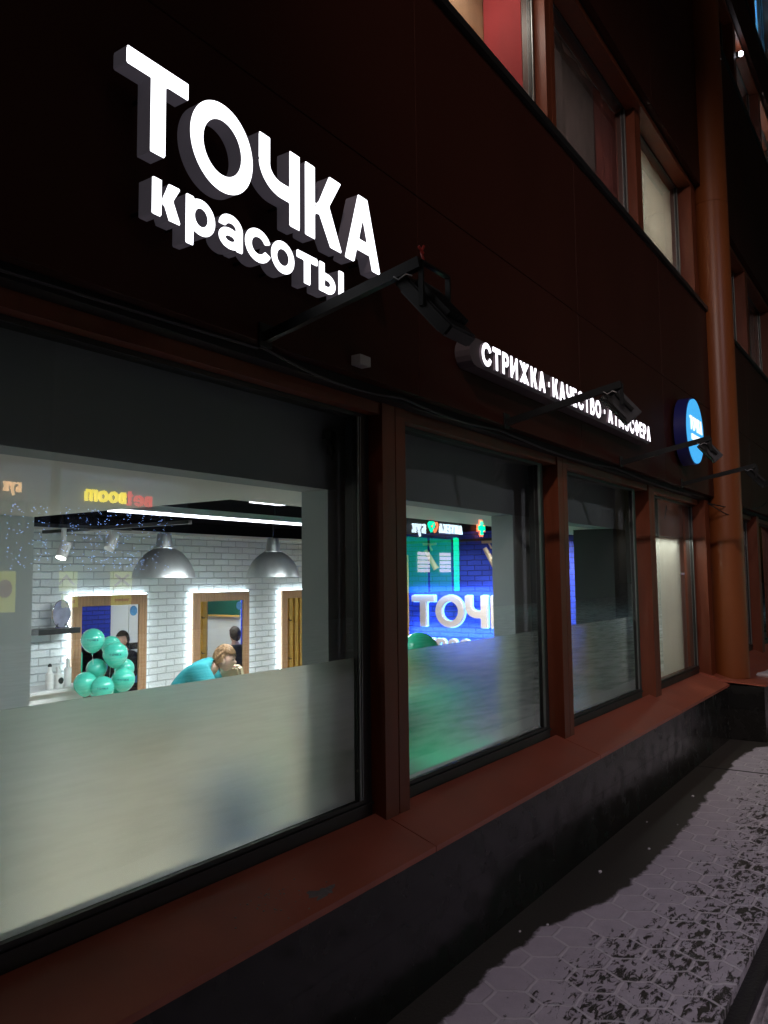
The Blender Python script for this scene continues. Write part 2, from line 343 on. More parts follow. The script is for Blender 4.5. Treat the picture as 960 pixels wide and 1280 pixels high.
# ------------------------------------------------------------------ building helpers
ORG = {}
def tag(o, label=None, cat=None, group=None, kind=None):
    if label: o['label'] = label
    if cat: o['category'] = cat
    if group: o['group'] = group
    if kind: o['kind'] = kind
    return o
def thing(name, loc, label, cat, group=None, kind=None):
    o = D.objects.new(name, None); COL.objects.link(o); o.location = loc; o.empty_display_size = .1
    ORG[o] = Vector(loc); return tag(o, label, cat, group, kind)
class MB:
    def __init__(s): s.bm = bmesh.new(); s.mi = 0
    def face(s, vs):
        try:
            f = s.bm.faces.new(vs); f.material_index = s.mi; return f
        except ValueError: return None
    def box(s, x0, x1, y0, y1, z0, z1, bev=0):
        v = [s.bm.verts.new((x, y, z)) for x in (x0, x1) for y in (y0, y1) for z in (z0, z1)]
        fs = [s.face([v[i] for i in q]) for q in ((0, 1, 3, 2), (4, 6, 7, 5), (0, 4, 5, 1), (2, 3, 7, 6), (0, 2, 6, 4), (1, 5, 7, 3))]
        if bev:
            es = {e for f in fs for e in f.edges}
            bmesh.ops.bevel(s.bm, geom=list(es), offset=bev, segments=2, affect='EDGES', profile=.6)
        return s
    def prism(s, pts, axis, a0, a1):
        def P(p, a):
            return {'x': (a, p[0], p[1]), 'y': (p[0], a, p[1]), 'z': (p[0], p[1], a)}[axis]
        A = [s.bm.verts.new(P(p, a0)) for p in pts]; B = [s.bm.verts.new(P(p, a1)) for p in pts]
        s.face(A); s.face(B[::-1]); n = len(pts)
        for i in range(n): s.face([A[i], B[i], B[(i + 1) % n], A[(i + 1) % n]])
        return s
    def obox(s, p, q, w, h, upv=(0, 0, 1)):
        p = Vector(p); q = Vector(q); d = (q - p).normalized(); u = Vector(upv); sd = d.cross(u).normalized(); u = sd.cross(d).normalized()
        c = [(-w / 2, -h / 2), (w / 2, -h / 2), (w / 2, h / 2), (-w / 2, h / 2)]
        A = [s.bm.verts.new(p + sd * a + u * b) for a, b in c]; B = [s.bm.verts.new(q + sd * a + u * b) for a, b in c]
        s.face(A[::-1]); s.face(B)
        for i in range(4): s.face([A[i], A[(i + 1) % 4], B[(i + 1) % 4], B[i]])
        return s
    def tube(s, pts, r, n=10):
        pts = [Vector(p) for p in pts]; rings = []
        for i, p in enumerate(pts):
            d = (pts[min(i + 1, len(pts) - 1)] - pts[max(i - 1, 0)]).normalized()
            a = Vector((0, 0, 1)) if abs(d.z) < .9 else Vector((1, 0, 0)); u = d.cross(a).normalized(); v = d.cross(u)
            rr = r[i] if isinstance(r, (list, tuple)) else r
            rings.append([s.bm.verts.new(p + (u * math.cos(k * 2 * math.pi / n) + v * math.sin(k * 2 * math.pi / n)) * rr) for k in range(n)])
        for a, b in zip(rings, rings[1:]):
            for k in range(n): s.face([a[k], a[(k + 1) % n], b[(k + 1) % n], b[k]])
        s.face(rings[0][::-1]); s.face(rings[-1]); return s
    def lathe(s, c, prof, n=32, cap=True):
        rings = [[s.bm.verts.new((c[0] + r * math.cos(k * 2 * math.pi / n), c[1] + r * math.sin(k * 2 * math.pi / n), c[2] + z)) for k in range(n)] for r, z in prof]
        for a, b in zip(rings, rings[1:]):
            for k in range(n): s.face([a[k], a[(k + 1) % n], b[(k + 1) % n], b[k]])
        if cap: s.face(rings[0][::-1]); s.face(rings[-1])
        return s
    def ball(s, c, r, sc=(1, 1, 1), n=24, m=16):
        g = bmesh.ops.create_uvsphere(s.bm, u_segments=n, v_segments=m, radius=r)
        for v in g['verts']: v.co = Vector((v.co.x * sc[0], v.co.y * sc[1], v.co.z * sc[2])) + Vector(c)
        for f in {f for v in g['verts'] for f in v.link_faces}: f.material_index = s.mi
        return s
    def build(s, name, mats, parent=None, smooth=False, label=None):
        bmesh.ops.recalc_face_normals(s.bm, faces=s.bm.faces)
        me = D.meshes.new(name)
        o = D.objects.new(name, me); COL.objects.link(o)
        org = ORG.get(parent, Vector((0, 0, 0)))
        if parent is not None: o.parent = parent; bmesh.ops.translate(s.bm, vec=-org, verts=s.bm.verts)
        ORG[o] = org
        s.bm.to_mesh(me); s.bm.free()
        for mname in ([mats] if isinstance(mats, str) else mats): me.materials.append(MATS[mname])
        if smooth:
            for f in me.polygons: f.use_smooth = True
            if smooth != 'all' and hasattr(me, 'set_sharp_from_angle'): me.set_sharp_from_angle(angle=R(40))
        if label: o['label'] = label
        return o
def top(o, label, cat, group=None, kind=None):
    """turn a finished world-space mesh into a top-level thing whose origin is at its base"""
    if o.type == 'MESH':
        me = o.data; xs = np.array([v.co[:] for v in me.vertices]); c = Vector(((xs[:, 0].min() + xs[:, 0].max()) / 2, (xs[:, 1].min() + xs[:, 1].max()) / 2, xs[:, 2].min()))
        me.transform(Matrix.Translation(-c)); o.location = c
    return tag(o, label, cat, group, kind)

# ------------------------------------------------------------------ lettering: strokes -> outlines -> solid letters
def g_box(x0, x1, y0, y1): return lambda X, Y: np.maximum(np.maximum(x0 - X, X - x1), np.maximum(y0 - Y, Y - y1))
def g_poly(*pts):
    a = sum(pts[i][0] * pts[(i + 1) % len(pts)][1] - pts[(i + 1) % len(pts)][0] * pts[i][1] for i in range(len(pts)))
    if a < 0: pts = pts[::-1]
    def f(X, Y):
        r = None
        for i in range(len(pts)):
            (x0, y0), (x1, y1) = pts[i], pts[(i + 1) % len(pts)]; l = math.hypot(x1 - x0, y1 - y0)
            d = ((X - x0) * (y1 - y0) - (Y - y0) * (x1 - x0)) / l
            r = d if r is None else np.maximum(r, d)
        return r
    return f
def g_ring(cx, cy, rx, ry, w, clip=None, cut=None):
    def f(X, Y):
        o = (np.sqrt(((X - cx) / rx) ** 2 + ((Y - cy) / ry) ** 2) - 1) * min(rx, ry)
        i = (np.sqrt(((X - cx) / (rx - w)) ** 2 + ((Y - cy) / (ry - w)) ** 2) - 1) * min(rx - w, ry - w)
        r = np.maximum(o, -i)
        if clip: r = np.maximum(r, clip(X, Y))
        if cut: r = np.maximum(r, -cut(X, Y))
        return r
    return f
def glyph(ch, s):
    T = lambda w: ([g_box(0, w, 1 - s * .95, 1), g_box(w / 2 - s / 2, w / 2 + s / 2, 0, 1)], w)
    K = lambda w: ([g_box(0, s, 0, 1), g_poly((s * .9, .36), (w - .10 - s, 1), (w - .02, 1), (s * .9, .36 + .02)), g_poly((s * .9, .36), (w - .03 - s * 1.25, 1), (w - .02, 1), (s * 1.5 + .1, .40)), g_poly((s + .02, .50), (s * 1.5 + .14, .70), (w, 0), (w - s * 1.3, 0))], w)
    if ch in 'Тт': return T(.84)
    if ch in 'Кк': return K(.80)
    if ch in 'Оо': return [g_ring(.5, .5, .5, .51, s)], 1.0
    if ch == 'Ч': return [g_box(.78 - s, .78, 0, 1), g_box(0, s, .66, 1), g_ring(.43, .66, .43, .36, s, clip=g_poly((0, 0), (.44, 0), (.44, .665), (0, .665))), g_box(.42, .78 - s / 2, .30, .30 + s)], .78
    if ch in 'А': return [g_poly((0, 0), (.33, 1), (.56, 1), (s * 1.12, 0)), g_poly((.9, 0), (.57, 1), (.34, 1), (.9 - s * 1.12, 0)), g_box(.2, .7, .20, .20 + s * .85)], .9
    if ch == 'С' or ch == 'с': return [g_ring(.5, .5, .5, .51, s, cut=g_poly((.5, .5), (1.3, .82), (1.3, .18)))], .92
    if ch in 'РB' or ch == 'В' or ch == 'Б':
        P = [g_box(0, s, 0, 1)]
        def bowl(y0, y1, w):
            h = y1 - y0
            return [g_box(s / 2, w - h / 2, y1 - s * .9, y1), g_box(s / 2, w - h / 2, y0, y0 + s * .9), g_ring(w - h / 2, (y0 + y1) / 2, h / 2, h / 2, s * .95, clip=g_box(w - h / 2, w + .1, 0, 1.1))]
        if ch == 'Р': return P + bowl(.36, 1, .72), .72
        if ch == 'Б': return P + bowl(0, .60, .72) + [g_box(0, .66, 1 - s * .9, 1)], .72
        return P + bowl(.46, 1, .68) + bowl(0, .46 + s * .9, .74), .74
    if ch == 'И': return [g_box(0, s, 0, 1), g_box(.82 - s, .82, 0, 1), g_poly((s * .6, 0), (s * .6, .30), (.82 - s * .6, 1), (.82 - s * .6, .70))], .82
    if ch == 'Ж': return [g_box(.6 - s / 2, .6 + s / 2, 0, 1)] + [(g_poly((.6, .42), (.6, .62), (.6 + k * .58, 0), (.6 + k * (.58 - s * 1.3), 0)) if y == 0 else g_poly((.6, .38), (.6 + k * .58, 1), (.6 + k * (.58 - s * 1.3), 1), (.6, .58))) for k in (1, -1) for y in (0, 1)], 1.2
    if ch == 'Е': return [g_box(0, s, 0, 1), g_box(0, .64, 1 - s * .9, 1), g_box(0, .60, .5 - s * .45, .5 + s * .45), g_box(0, .65, 0, s * .9)], .65
    if ch == 'М': return [g_box(0, s, 0, 1), g_box(1 - s, 1, 0, 1), g_poly((s * .3, 1), (s * 1.2, 1), (.5 + s * .4, .12), (.5 - s * .5, .12)), g_poly((1 - s * .3, 1), (1 - s * 1.2, 1), (.5 - s * .4, .12), (.5 + s * .5, .12))], 1.0
    if ch == 'Ф': return [g_box(.5 - s / 2, .5 + s / 2, 0, 1), g_ring(.5, .52, .5, .36, s)], 1.0
    if ch == 'П': return [g_box(0, s, 0, 1), g_box(.8 - s, .8, 0, 1), g_box(0, .8, 1 - s * .9, 1)], .8
    if ch == 'р': return [g_box(0, s, -.38, 1), g_ring(.50, .5, .46, .51, s)], .96
    if ch == 'а': return [g_box(.86 - s, .86, 0, .68), g_ring(.43, .62, .43, .39, s, clip=g_box(-.1, 1, .62, 1.2)), g_ring(.40, .30, .40, .31, s * .92)], .88
    if ch == 'ы': return [g_box(0, s, 0, 1), g_ring(.36, .33, .38, .34, s * .95, clip=g_box(.3, 1, -.1, 1)), g_box(s / 2, .36, 0, s * .9), g_box(s / 2, .36, .67 - s * .9, .67), g_box(1.12 - s, 1.12, 0, 1)], 1.12
    if ch == 'e': return [g_ring(.5, .5, .5, .51, s, cut=g_poly((.5, .42), (1.3, .42), (1.3, .12))), g_box(s / 2, 1 - s / 2, .42, .42 + s * .8)], 1.0
    if ch == 't': return [g_box(.2, .2 + s, 0, 1.3), g_box(0, .6, 1 - s * .8, 1), g_box(.2, .6, 0, s * .8)], .6
    if ch == 'o': return [g_ring(.5, .5, .5, .51, s)], 1.0
    if ch == 'm': return [g_box(0, s, 0, 1), g_box(.65 - s / 2, .65 + s / 2, 0, .8), g_box(1.3 - s, 1.3, 0, .8), g_box(0, 1.18, 1 - s * .9, 1)], 1.3
    if ch == 'у': return [g_poly((0, 1), (s * 1.1, 1), (.5, .25), (.42, 0)), g_poly((.85, 1), (.85 - s * 1.1, 1), (.1, -.38), (.1 + s, -.38))], .85
    if ch == '·': return [g_box(0, s * 1.1, .45, .45 + s * 1.1)], s * 1.1
    if ch == 'heart': return [g_ring(.3, .68, .3, .30, s, cut=g_poly((.3, .62), (1, .62), (.7, 0), (0, 0), (-.1, .3))), g_ring(.7, .68, .3, .30, s, cut=g_poly((.7, .62), (0, .62), (.3, 0), (1, 0), (1.1, .3))), g_poly((.02, .55), (.02 + s * 1.2, .62), (.5 + s * .2, .12), (.5, 0)), g_poly((.98, .55), (.98 - s * 1.2, .62), (.5 - s * .2, .12), (.5, 0))], 1.0
    raise KeyError(ch)
def outline(prims, w, y0=-.42, y1=1.35, h=.04):
    xs = np.arange(-h * 1.3, w + h * 1.5, h); ys = np.arange(y0, y1, h)
    X, Y = np.meshgrid(xs, ys, indexing='ij'); F = None
    for p in prims:
        v = p(X, Y); F = v if F is None else np.minimum(F, v)
    F = np.where(np.abs(F) < 1e-6, -1e-6, F)
    verts = []; key = {}; faces = []
    def vid(a, b=None):
        k = a if b is None else (min(a, b), max(a, b), 'e')
        if k not in key:
            if b is None: q = (X[a], Y[a])
            else:
                a2, b2 = min(a, b), max(a, b); tt = F[a2] / (F[a2] - F[b2]); q = (X[a2] + tt * (X[b2] - X[a2]), Y[a2] + tt * (Y[b2] - Y[a2]))
            key[k] = len(verts); verts.append(q)
        return key[k]
    for i in range(len(xs) - 1):
        for j in range(len(ys) - 1):
            sub = F[i:i + 2, j:j + 2]
            if (sub > 0).all(): continue
            c = [(i, j), (i + 1, j), (i + 1, j + 1), (i, j + 1)]
            tris = [c] if (sub < 0).all() else [[c[0], c[1], c[2]], [c[0], c[2], c[3]]]
            for tri in tris:
                out = []
                for k in range(len(tri)):
                    a, b = tri[k], tri[(k + 1) % len(tri)]
                    if F[a] < 0: out.append(vid(a))
                    if (F[a] < 0) != (F[b] < 0): out.append(vid(a, b))
                if len(out) >= 3: faces.append(out)
    return verts, faces
_oc = {}
def letter(parent, ch, s, p0, ex, ez, back, wid, hgt, mats, name='letter', h=.04):
    """p0: lower-left of the glyph cell on the front plane; ex/ez: directions; back: vector from front face to back; wid: glyph width in metres (None = natural)"""
    k = (ch, round(s, 3), h)
    if k not in _oc:
        pr, w = glyph(ch, s); _oc[k] = (*outline(pr, w, h=h), w)
    V, F, w = _oc[k]
    sx = (wid / w) if wid else hgt
    p0 = Vector(p0); ex = Vector(ex); ez = Vector(ez); back = Vector(back)
    m = MB(); fv = [m.bm.verts.new(p0 + ex * (x * sx) + ez * (y * hgt)) for x, y in V]; bv = [m.bm.verts.new(v.co + back) for v in fv]
    cnt = {}
    for f in F:
        for i in range(len(f)):
            a, b = f[i], f[(i + 1) % len(f)]; cnt[(a, b)] = 1
    for f in F:
        m.mi = 0; m.face([fv[i] for i in f])
        m.mi = 1; m.face([bv[i] for i in f[::-1]])
    m.mi = 1
    for (a, b) in cnt:
        if (b, a) not in cnt: m.face([fv[b], fv[a], bv[a], bv[b]])
    o = m.build(name, mats, parent); return o, sx * w
def text(parent, body, s, p0, ex, ez, back, hgt, mats, total=None, gap=.2, name='letter', h=.06, sp=.5):
    ws = [0 if c == ' ' else glyph(c, s)[1] for c in body]
    nat = sum(ws) + gap * (len(body) - 1) + sp * body.count(' ')
    k = (total / nat) if total else hgt; x = 0; ex = Vector(ex)
    for c, w in zip(body, ws):
        if c == ' ': x += sp + gap; continue
        letter(parent, c, s, Vector(p0) + ex * (x * k), ex, ez, back, w * k, hgt, mats, name, h)
        x += w + gap

# ================================================================== SETTING
GY = 1.99       # plane of the shop glass
FY = 1.80       # face of the upper cladding
m = MB(); m.box(-12, 60, .72, 3.0, -.3, 0); tag(m.build('pavement', 'snowy_paving'), kind='structure')
m = MB(); m.box(-12, 60, .66, .72, -.3, -.035); tag(m.build('gutter', 'road_dark'), kind='structure')
m = MB(); m.box(-60, 160, -120, .612, -.4, -.05); m.box(-12, 60, .612, .66, -.4, -.09); tag(m.build('road', 'snowy_road'), kind='structure')
# joint across the pavement
m = MB(); m.box(7.13, 7.150, .72, 1.712, 0, .0025); tag(m.build('pavement_joint', 'road_dark'), kind='structure')
m = MB()
for i in range(8):
    x = random.uniform(3.2, 8.3); y = random.uniform(1.42, 1.66); r = random.uniform(.004, .011)
    m.ball((x, y, r * .5), r, (1.5, 1, .7), 7, 5)
tag(m.build('snow_crumbs', 'snow_lump', smooth=True), 'small snow crumbs scattered on the bare strip beside the plinth', 'snow', kind='stuff')

# ================================================================== THE BUILDING
B = thing('building', (5, 2.0, 0), 'dark red panelled city building with orange window posts and a black granite plinth', 'building')
# plinth
m = MB(); m.box(-6, 8.45, 1.712, 2.3, -.2, .505); m.box(8.45, 10.2, 1.385, 2.3, -.2, .520); m.box(10.2, 30, 1.712, 2.3, -.2, .505)
m.build('plinth', 'black_granite', B)
# sloping sill sheets with joints
joints = [-5.0, -3.1, -1.1, .87, 2.831, 4.753, 6.652, 8.45]
for a, b in zip(joints, joints[1:]):
    m = MB(); m.prism([(1.695, .508), (1.695, .530), (1.972, .622), (1.972, .560)], 'x', a + .003, b - .003); m.build('sill', 'sill_metal', B)
m = MB(); m.prism([(1.366, .522), (1.366, .541), (1.70, .558), (1.972, .63), (1.972, .56)], 'x', 8.453, 10.25); m.build('sill', 'sill_metal', B)
for a in (10.253, 12.2, 14.2, 16.2):
    m = MB(); m.prism([(1.695, .508), (1.695, .530), (1.972, .622), (1.972, .560)], 'x', a, a + 1.94 if a > 10.3 else 12.197); m.build('sill', 'sill_metal', B)
# posts on each storey
POSTS = [(-2.97, -2.80), (-1.03, -.86), (.93, 1.09), (2.802, 2.985), (4.757, 4.915), (6.73, 6.89), (8.47, 8.66), (11.38, 11.55), (13.36, 13.53), (15.34, 15.51), (17.3, 17.47)]
STOR = [(.56, 2.36), (4.38, 5.66), (8.05, 9.2), (10.0, 13.5)]
for si, (z0, z1) in enumerate(STOR):
    for a, b in POSTS:
        if si and a < 0: continue
        y0 = 1.915 if a < 8 else 1.86
        m = MB(); mid = (a + b) / 2 + .01
        m.box(a, mid - .004, y0, 2.08, z0, z1); m.box(mid + .004, b, y0 + .001, 2.08, z0, z1); m.box(mid - .004, mid + .004, y0 + .012, 2.07, z0, z1)
        m.build('post', 'orange_panel', B)
# header above the shop windows, shadow gap and ledge above it
m = MB(); m.box(-6, 8.66, 1.925, 2.08, 2.302, 2.352); m.box(10.2, 30, 1.925, 2.08, 2.302, 2.352); m.build('header', 'orange_panel', B)
m = MB(); m.box(-6, 30, 1.86, 2.10, 2.352, 2.42); m.build('shadow_gap', 'cladding_gap', B)
# cladding panels
def panels(zs, x0=-6, x1=30, y=FY, shift=0):
    m = MB()
    xs = [x0]; k = -2.97 + shift
    while k < x1:
        if k > x0 + .3: xs.append(k)
        k += 1.965
    xs.append(x1)
    for a, b in zip(xs, xs[1:]):
        for z0, z1 in zip(zs, zs[1:]): m.box(a + .003, b - .003, y, y + .05, z0 + .003, z1 - .003, bev=.0015)
    m.build('cladding', 'cladding', B)
panels([2.385, 3.29, 4.33]); panels([5.70, 6.9, 8.0]); panels([9.24, 9.95]); panels([13.54, 14.8, 16])
m = MB()
for z0, z1 in ((2.40, 4.31), (5.72, 7.98), (9.26, 9.93), (13.56, 15.9)): m.box(-6, 30, FY + .052, 2.12, z0, z1)
m.build('cladding_backing', 'cladding_gap', B)
# black ledges under and orange lintels over the upper windows
for z0, z1 in STOR[1:]:
    m = MB(); m.box(-6, 30, 1.775, 2.05, z0 - .048, z0 - .004); m.build('ledge', 'black_frame', B)
    m = MB(); m.box(-6, 8.66, 1.86, 2.08, z1 - .012, z1 + .038); m.box(10.2, 30, 1.86, 2.08, z1 - .012, z1 + .038); m.build('lintel', 'orange_panel', B)
# round column with collar
m = MB(); m.lathe((8.81, 1.745, 0), [(.175, .557), (.175, 5.50), (.169, 5.502), (.169, 5.516), (.175, 5.518), (.175, 16)], 48); m.build('column', 'column_paint', B, smooth=True)
for a, b in ((.56, 2.3), (5.2, 9.4)):
    m = MB(); m.tube([(9.005, 1.74, a), (9.005, 1.74, b)], .008, 8); m.build('trim_rod', 'alu_bead', B)

# windows: openings between posts
def shop_window(x0, x1, z0=.693, z1=2.285, film='frosted_film', y=GY):
    w = MB(); fr = .045
    w.box(x0 - .06, x1 + .09, y - .012, y + .05, z0 - .075, z0); w.box(x0 - .06, x1 + .09, y - .010, y + .05, z1, z1 + .03)
    w.box(x0 - .06, x0, y - .010, y + .05, z0, z1); w.box(x1, x1 + .09, y - .010, y + .05, z0, z1)
    w.box(x0 - .06, x1 + .09, y - .022, y - .012, z0 - .028, z0 - .018)
    f = w.build('window', 'black_frame', B)
    m = MB(); m.box(x1 + .004, x1 + .012, y - .016, y - .010, z0, z1); m.box(x1 + .021, x1 + .026, y - .016, y - .010, z0, z1); m.build('bead', 'alu_bead', f)
    m = MB(); m.box(x0, x1, y, y + .006, z0, z1); m.build('pane', 'pane', f)
    if film: m = MB(); m.box(x0, x1, y + .010, y + .014, z0, 1.27); m.build('frosted_film', film, f)
    return f
shop_window(1.10, 2.70, film='frosted_smooth'); shop_window(3.05, 4.585); shop_window(5.00, 6.47); shop_window(6.97, 8.405, film=None)
shop_window(-.80, .85); shop_window(9.2, 11.30, film=None); shop_window(11.62, 13.28, film=None); shop_window(13.6, 15.2, film=None)
def upper_window(x0, x1, z0, z1, y=2.0):
    w = MB(); w.box(x0 - .04, x0, y - .01, y + .05, z0, z1); w.box(x1, x1 + .06, y - .01, y + .05, z0, z1)
    w.box(x0 - .04, x1 + .06, y - .01, y + .05, z0 - .03, z0 + .012); w.box(x0 - .04, x1 + .06, y - .01, y + .05, z1 - .03, z1)
    f = w.build('window', 'black_frame', B)
    m = MB(); m.box(x1 + .010, x1 + .022, y - .018, y - .010, z0, z1 - .03); m.build('bead', 'alu_bead', f)
    m = MB(); m.box(x0, x1, y, y + .006, z0 + .012, z1 - .03); m.build('pane', 'pane', f)
    return f
for (z0, z1) in STOR[1:]:
    for x0, x1 in ((1.15, 2.76), (3.04, 4.69), (4.97, 6.66), (6.95, 8.40), (9.2, 11.30), (11.60, 13.28), (13.58, 15.26), (15.55, 17.2)):
        upper_window(x0, x1, z0, z1)

# ---- ground floor room shell
m = MB(); m.box(-3, 12, 2.12, 9, -.62, -.5); m.build('floor', 'beige_floor', B)
# inner face of the front wall: beam and pillars behind the glass
m = MB(); m.box(-3, 10.2, 2.15, 2.30, 1.985, 2.75); m.build('beam', 'inner_grey', B)
m = MB()
for a, b in ((-1.2, 1.0), (2.723, 3.02), (4.586, 5.0)): m.box(a, b, 2.152, 2.30, -.5, 1.985)
m.build('pillar', 'pillar_grey', B)
m = MB(); m.box(6.5, 7.0, 2.152, 2.30, -.5, 1.985); m.build('pillar', 'inner_unlit', B)
m = MB(); m.box(6.56, 6.64, 2.302, 2.515, -.5, 2.2); m.build('added_fin', 'inner_unlit', B)  # added dark fin standing for the unlit area behind the third window
# white ceiling apron and black raised ceiling
m = MB(); m.box(-3, 10.2, 2.302, 2.815, 1.99, 2.05); m.box(-3, 2.80, 2.817, 7.1, 1.991, 2.05); m.box(2.75, 2.80, 2.82, 7.1, 2.051, 2.25); m.box(2.80, 10.2, 2.765, 2.815, 2.051, 2.25); m.build('ceiling_apron', 'soffit_white', B)
m = MB(); m.box(2.70, 10.3, 2.7, 7.1, 2.252, 2.35); m.build('ceiling', 'black_ceiling', B)
# brick back wall with black band, side partitions
m = MB(); m.box(2.8, 10.3, 7.0, 7.15, -.5, 2.095); m.build('brick_wall', 'white_brick', B)
m = MB(); m.box(2.8, 10.3, 6.985, 7.15, 2.13, 2.25); m.build('wall_band', 'black_ceiling', B)
m = MB(); m.box(2.8, 10.2, 6.96, 7.15, 2.096, 2.128); m.build('cornice', 'soffit_white', B)
m = MB(); m.box(-3, 2.79, 4.46, 4.6, -.5, 1.99); m.box(1.36, 1.40, 4.44, 4.459, -.5, 1.989); m.build('partition', 'partition', B)
m = MB(); m.box(2.70, 2.78, 4.602, 7.1, -.5, 1.988); m.build('partition', 'room_white', B)
m = MB(); m.box(-3.1, -3.0, 2.3, 4.46, -.5, 2); m.build('partition', 'room_white', B)
m = MB(); m.box(10.2, 10.35, 3.88, 7.0, -.5, 2.25); m.build('brick_wall', 'blue_brick', B, label='blue painted brick wall')
m = MB(); m.box(10.2, 10.35, 2.3, 3.878, -.5, 2.25); m.build('partition', 'room_white', B)
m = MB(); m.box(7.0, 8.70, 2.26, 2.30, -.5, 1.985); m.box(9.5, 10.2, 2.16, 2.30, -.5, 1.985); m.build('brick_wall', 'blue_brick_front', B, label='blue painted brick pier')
m = MB(); m.box(8.70, 9.5, 2.20, 2.28, -.5, 1.6); m.box(9.08, 9.11, 2.281, 2.30, -.5, 1.6); m.box(8.7, 9.5, 2.18, 2.28, 1.62, 1.984); m.build('door', 'room_white', B, label='plain white inner door')
# screens of yellow slats
def slats(x, y0, y1, label):
    t = thing('slat_screen', (x, (y0 + y1) / 2, -.5), label, 'screen', 'yellow wooden slat screens')
    m = MB(); m.box(x + .03, x + .05, y0, y1, -.5, 1.9); m.build('back_panel', 'slat_back', t)
    m = MB(); y = y0 + .02
    while y < y1 - .05: m.box(x, x + .03, y, y + .055, -.5, 1.9, bev=.003); y += .10
    m.build('slats', 'yellow_slat', t)
    m = MB()
    for y in np.arange(y0 + .15, y1, .3):
        for z in (1.0, .45): m.tube([(x, y, z), (x - .05, y, z), (x - .06, y, z + .03)], .008, 8)
    m.build('coat_hook', 'black_plastic', t)
slats(8.9, 5.72, 6.95, 'yellow slatted coat screen mirrored in the rightmost framed mirror')
slats(8.9, 3.62, 4.385, 'narrow yellow slatted screen mirrored beside the blonde woman')
t = thing('chalkboard', (10.17, 3.4, 1.0), 'dark green wall board mirrored in the middle framed mirror', 'board')
m = MB(); m.box(10.17, 10.196, 2.6, 3.875, .98, 1.9); m.build('board', 'green_board', t)
m = MB(); m.box(10.15, 10.196, 2.6, 3.875, .95, .978); m.build('tray', 'slat_back', t)

# ---- mirrors on the brick wall
mir = None
def wall_mirror(x0, wd, label):
    x1 = x0 + wd; z1 = 1.455; z0 = -.35; y = 6.93; f = .105
    t = thing('wall_mirror', ((x0 + x1) / 2, y, z0), label, 'mirror', 'wood framed mirrors along the white brick wall')
    m = MB()
    # planked frame: strips side by side
    def strips(a, b, c, d, vert, n):
        for i in range(n):
            if vert: m.box(a + (b - a) * i / n + .001, a + (b - a) * (i + 1) / n - .001, y, y + .03, c, d, bev=.002)
    strips(x0, x0 + f, z0, z1, True, 3); strips(x1 - f, x1, z0, z1, True, 3)
    n = 16
    for i in range(n): m.box(x0 + f + (wd - 2 * f) * i / n + .001, x0 + f + (wd - 2 * f) * (i + 1) / n - .001, y, y + .03, z1 - f, z1, bev=.002)
    m.box(x0 + f, x1 - f, y, y + .03, z0, z0 + f)
    m.build('frame', 'mirror_frame_wood', t)
    m = MB(); m.box(x0 + f, x1 - f, y + .012, y + .02, z0 + f, z1 - f); m.build('mirror_glass', 'mirror_glass', t)
    m = MB(); g = .012
    m.box(x0 - g, x0 - .002, y + .032, y + .044, z0, z1); m.box(x1 + .002, x1 + g, y + .032, y + .044, z0, z1); m.box(x0 - g, x1 + g, y + .032, y + .044, z1 + .002, z1 + g)
    m.build('led_strip', 'led_strip', t)
    m = MB(); m.prism([(x0 + .73 + .045 * math.cos(a * math.pi / 12), 1.285 + .052 * math.sin(a * math.pi / 12)) for a in range(24)], 'y', y + .009, y + .0115); m.build('sticker', 'sticker_blue', t)
    m = MB(); m.box(x0 + .03, x1 - .03, y + .031, 6.998, z0 + .03, z1 - .03); m.build('back_box', 'white_board', t)
    return t
wall_mirror(4.766, .90, 'wood framed mirror behind the teal balloons')
wall_mirror(6.316, .90, 'wood framed mirror behind the blonde woman in teal')
wall_mirror(7.82, .90, 'rightmost wood framed mirror, cut off by the window pillar')
wall_mirror(3.22, .90, 'wood framed mirror hidden left behind the white partition')

# ---- pendant lamps
def pendant(x, y, label):
    t = thing('pendant_lamp', (x, y, 1.62), label, 'lamp', 'brushed metal dome pendant lamps')
    prof = [(.302, 1.622), (.298, 1.640), (.284, 1.695), (.258, 1.755), (.222, 1.81), (.178, 1.855), (.136, 1.886), (.112, 1.900), (.104, 1.906), (.104, 1.916), (.084, 1.922), (.064, 2.055), (.052, 2.062)]
    m = MB(); m.lathe((x, y, 0), prof + [(.048, 2.05), (.080, 1.915), (.10, 1.89), (.13, 1.878), (.172, 1.848), (.216, 1.803), (.252, 1.750), (.278, 1.692), (.293, 1.64), (.297, 1.624)], 48, cap=False)
    m.build('shade', 'aluminium', t, smooth=True)
    m = MB(); m.tube([(x, y, 2.03), (x, y, 2.25)], .006, 8); m.build('cord', 'cable', t)
    m = MB(); m.ball((x, y, 1.80), .04); m.build('bulb', 'pendant_bulb', t, smooth='all')
pendant(5.22, 6.15, 'left brushed metal dome lamp hanging near the balloons')
pendant(6.78, 6.15, 'right brushed metal dome lamp above the right mirrors')
